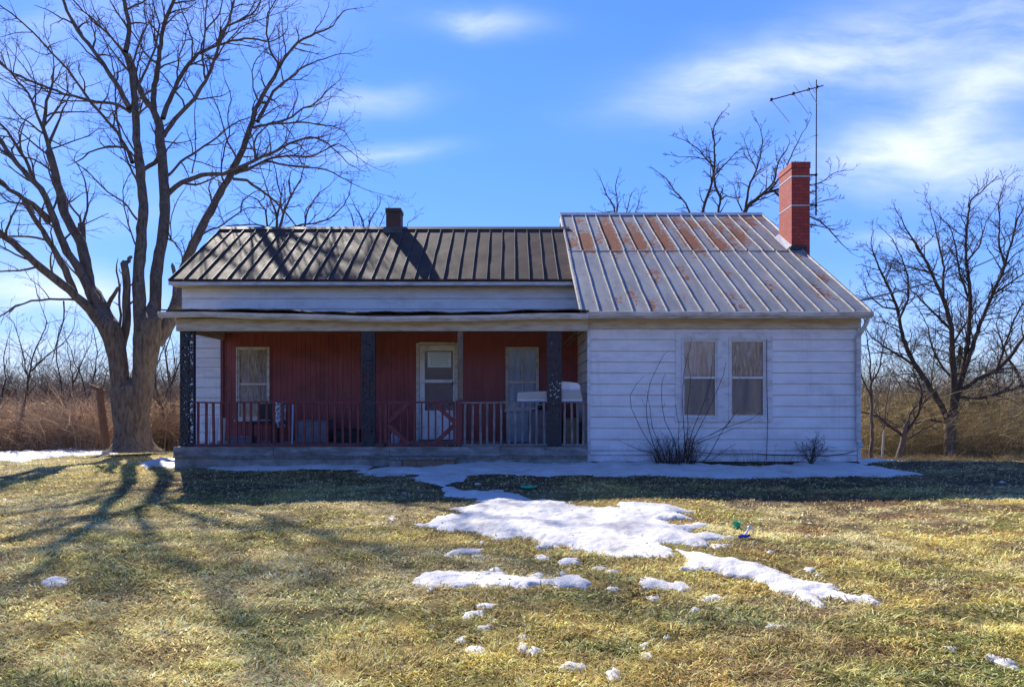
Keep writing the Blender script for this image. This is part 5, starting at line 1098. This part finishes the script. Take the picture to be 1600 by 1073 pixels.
# broken wooden post / snag
t=thing('broken_post','reddish brown broken wooden post beside the big tree trunk on the left','post',P(163,690,17.6))
trunkmesh([P(166,700,17.6),P(164,680,17.6),P(160,650,17.6),P(157,625,17.6),P(156,606,17.6)],[.10,.10,.095,.09,.085],'post_shaft',t,14,seed=2).data.materials[0]=M['oldpost']
MB().bar(P(142,603,17.5),P(163,612,17.6),.09,.09).build('cross_stub',M['oldpost'],t)
# ---- brush (uncountable canes and twigs)
def brush(name,label,N,xr,yr,hr,cols,leaf,seed,rad=.006,leafcols=None,hf=None,ls=1):
    r_=random.Random(seed); g5=[]; 
    for _ in range(N):
        d=r_.uniform(*yr); px=r_.uniform(*xr); x=(px-HX)/F*d; z=float(gz(x,d)); h=r_.uniform(*hr)*(hf(px) if hf else 1)*(.35+1.3*float(fbm(x*.9,d*.9,3,1)))
        a=r_.uniform(0,2*pi); ln=r_.uniform(.1,1.25); p=[]
        for i in range(6): t=i/5; p.append((x+cos(a)*ln*h*t*t+r_.gauss(0,.05),d+sin(a)*ln*h*t*t,z+h*(t-.38*ln*t*t)+r_.gauss(0,.02)))
        g5.append((p,[rad*r_.uniform(.6,1.5)*(1-.7*i/5) for i in range(6)]))
        for _k in range(4):
            i=r_.randint(1,4); q=p[i]; L=h*r_.uniform(.15,.5); a2=r_.uniform(0,2*pi); e=r_.uniform(-.25,1.2)
            g5.append(([ (q[0]+cos(a2)*L*t*cos(e),q[1]+sin(a2)*L*t*cos(e),q[2]+L*t*sin(e)+r_.gauss(0,.02)) for t in (0,.33,.66,1)],[rad*.6,rad*.5,rad*.4,rad*.3]))
    V,Q=tube_arr(g5,3); C=np.zeros((len(V),3)); cc=np.array(cols)
    # one colour per cane: batches come grouped by length
    seq=[];L6=[p for p in g5 if len(p[0])==6]; L4=[p for p in g5 if len(p[0])==4]; order=[L6,L4] if len(g5[0][0])==6 else [L4,L6]
    for g_ in order:
        for p in g_: c=cc[r_.randrange(len(cc))]*r_.uniform(.6,1.4); seq.append(np.repeat(c[None],len(p[0])*3,0))
    C=np.concatenate(seq); T=[]
    lv=[];lq=[];lc=[]
    for _ in range(leaf):
        d=r_.uniform(*yr); px=r_.uniform(*xr); x=(px-HX)/F*d; hmax=hr[1]*(hf(px) if hf else 1); z=float(gz(x,d))+hmax*r_.random()**1.5*.85
        if float(fbm(x*1.1+3,z*1.6+d*.3,3,1.0))<.44: continue
        s=r_.uniform(.02,.055)*ls; e1=nrm((r_.gauss(0,1),r_.gauss(0,1),r_.gauss(0,1))); e2=nrm((r_.gauss(0,1),r_.gauss(0,1),r_.gauss(0,1))); k=len(lv)
        lv+=[(x+e1[0]*s,d+e1[1]*s,z+e1[2]*s),(x+e2[0]*s*.6,d+e2[1]*s*.6,z+e2[2]*s*.6),(x-e1[0]*s,d-e1[1]*s,z-e1[2]*s)]; lq.append((k,k+1,k+2)); q=r_.uniform(.6,1.4); c=leafcols[r_.randrange(len(leafcols))]; lc+=[tuple(v*q for v in c)]*3
    Vt=np.concatenate([V,np.array(lv)]) if lv else V; Ct=np.concatenate([C,np.array(lc)]) if lv else C
    props(fast(name,Vt,[Q]+([np.array(lq)+len(V)] if lv else []),M['leaf'],col=Ct),label,'brush',kind='stuff')
brush('brush','reddish brown brush and canes behind the snow strip on the left',5200,(-110,172),(18.5,25),(.7,1.75),[(.46,.32,.21),(.60,.46,.31),(.33,.23,.16),(.74,.60,.44)],14000,51,.006,[(.50,.35,.20),(.62,.47,.28),(.34,.26,.16)])
brush('brush','brown brush under the thin trees between the big tree and the porch',1500,(218,300),(19,24),(.7,1.9),[(.42,.29,.18),(.55,.41,.27),(.30,.20,.14)],4500,52,.006,[(.46,.32,.16),(.28,.19,.11)])
brush('brush','tangled olive and tan brush under the trees on the right',8500,(1325,1680),(29.5,42),(1.2,4.2),[(.52,.42,.24),(.66,.55,.34),(.38,.33,.16),(.28,.22,.13)],75000,53,.008,[(.52,.44,.14),(.60,.46,.17),(.36,.36,.12),(.60,.41,.19),(.22,.20,.09)])
brush('far_wood','distant grey brown woodland behind the trees on the left',3500,(-200,420),(45,60),(3.0,6.0),[(.20,.15,.12),(.26,.20,.16)],6000,54,.02,[(.20,.15,.11),(.15,.12,.09)])
brush('far_wood','distant grey brown woodland behind the brush on the right',4500,(1250,1760),(52,70),(4.0,9.5),[(.34,.26,.20),(.42,.33,.26),(.26,.21,.15)],30000,55,.022,[(.36,.29,.14),(.28,.24,.12)])
brush('brush','tall thin grey saplings rising out of the brush on the left',750,(-110,300),(23,30),(1.8,4.2),[(.24,.18,.14),(.32,.25,.20),(.17,.12,.09)],0,58,.011)
brush('brush','tall thin saplings rising out of the olive brush on the right',1100,(1330,1680),(33,44),(3.6,7.0),[(.24,.19,.14),(.32,.26,.20),(.17,.13,.10)],0,59,.016)
brush('tall_grass','dry straw tufts along the sunlit edge below the right-hand brush',2600,(1340,1680),(24,27.5),(.12,.55),[(.45,.36,.20),(.38,.29,.15)],0,56,.006)
brush('far_wood','woodland across the road behind the viewer, seen only in the window reflections',3500,(-900,2500),(-55,-40),(7,13),[(.12,.09,.07),(.18,.14,.10)],26000,57,.05,[(.12,.10,.05),(.09,.08,.04)],ls=7)
# ---- shrubs in front of the wing wall
z8=lambda L:[(960+a*.23125,560+b*.23125) for a,b in L]
stems=[[(285,640),(180,480),(110,330),(105,230),(150,175)],[(300,660),(270,600),(225,450),(212,340),(235,170),(320,0)],[(420,660),(410,560),(340,420),(318,300),(320,175)],[(470,690),(500,450),(490,350),(520,150),(500,40)],[(490,690),(480,600),(460,300),(470,80),(510,-60)],[(500,690),(530,560),(600,420),(690,230),(740,100)],[(495,690),(520,500),(590,340),(650,160),(660,50)],[(490,690),(510,570),(640,520),(740,470),(800,400)],[(640,520),(740,470),(870,430),(920,410)],[(600,700),(650,640),(720,500),(780,430)],[(300,680),(280,640),(180,620),(90,580)],[(500,690),(650,690),(750,620)],[(520,640),(550,570),(680,530),(780,480)],[(340,690),(330,640),(250,450),(240,320)],[(440,690),(430,560),(440,450),(420,380)]]
t=thing('leafless_shrub','large leafless shrub with long arching canes in front of the pair of windows','shrub',P(1050,722,12.15)); rs=random.Random(77); out=[]
for s in stems: limb(out,z8(s),12.15,12.15+rs.uniform(-.35,.1),1.0,.45,rs,twig_len=.25,dens=1.5,lvl=0,rmin=.0055,jit=.004,t0=.3)
for _ in range(170):
    u=rs.uniform(280,540); h=rs.uniform(.12,.62); q=P(960+u*.23125,721,12.15+rs.uniform(-.15,.12)); grow(out,(q[0],q[1],-.05),nrm((rs.gauss(0,.3)+(u-430)/500,rs.gauss(0,.2),1)),h,.005,1 if rs.random()<.4 else 0,rs,.12,.05,5,(.3,.8),.004)
branches_obj('canes',out,M['twig'],t); lv=[];lq=[];lc=[]
for _ in range(900):
    if rs.random()<.45: cx,cz,sx,sz=505,570,28,60
    else: cx,cz,sx,sz=rs.choice([(330,650,50,40),(430,670,70,30),(520,620,30,50)])
    q=P(960+rs.gauss(cx,sx*.7)*.23125,560+rs.gauss(cz,sz*.8)*.23125,12.1+rs.uniform(-.15,.15)); s=rs.uniform(.012,.035); k=len(lv)
    e1=nrm((rs.gauss(0,.5),rs.gauss(0,.5),rs.gauss(0,1)));e2=nrm((rs.gauss(0,1),rs.gauss(0,1),rs.gauss(0,1)))
    lv+=[tuple(q[i]+e1[i]*s for i in range(3)),tuple(q[i]+e2[i]*s*.35 for i in range(3)),tuple(q[i]-e1[i]*s for i in range(3))]; lq.append((k,k+1,k+2)); w=rs.uniform(.6,1.4); lc+=[(.20*w,.11*w,.06*w)]*3
fast('dead_foliage',lv,[lq],M['leaf'],t,col=np.array(lc))
t=thing('leafless_shrub','small round leafless bush of fine twigs at the right end of the white wall','shrub',P(1267,720,12.2)); out=[]
for _ in range(16):
    q=P(1267+rs.gauss(0,1.5),720,12.2+rs.uniform(-.05,.05)); grow(out,(q[0],q[1],-.04),nrm((rs.gauss(0,.42),rs.gauss(0,.25),1)),rs.uniform(.4,.62),.007,2,rs,.16,.02,11,(.4,1.0),.0032,.5,.1)
branches_obj('twigs',out,M['twig'],t)
t=thing('dry_weeds','sparse dry weed stalks against the white wall between the two shrubs','weeds',P(1180,720,12.25)); out=[]
for u in (820,880,900,940,960,1080,1140,1150,1180,1240,840,870,930,690,1010):
    q=P(960+u*.23125,721,12.25+rs.uniform(-.1,.1)); grow(out,(q[0],q[1],-.04),nrm((rs.gauss(.15,.2),0,1)),rs.uniform(.12,.42),.0035,1,rs,.14,0,6,(.4,.9),.002)
branches_obj('stalks',out,M['twig'],t)
t=thing('dead_shrub','low brittle brown weeds poking out of the snow near the brush on the left','weeds',P(120,706,18)); out=[]
for _ in range(60):
    q=P(rs.uniform(20,190),705,18+rs.uniform(-.4,.4)); grow(out,(q[0],q[1],float(gz(q[0],q[1]))-.02),nrm((rs.gauss(0,.3),rs.gauss(0,.3),1)),rs.uniform(.1,.35),.005,1,rs,.14,0,5,(.4,.9),.003)
branches_obj('stalks',out,M['twig2'],t)
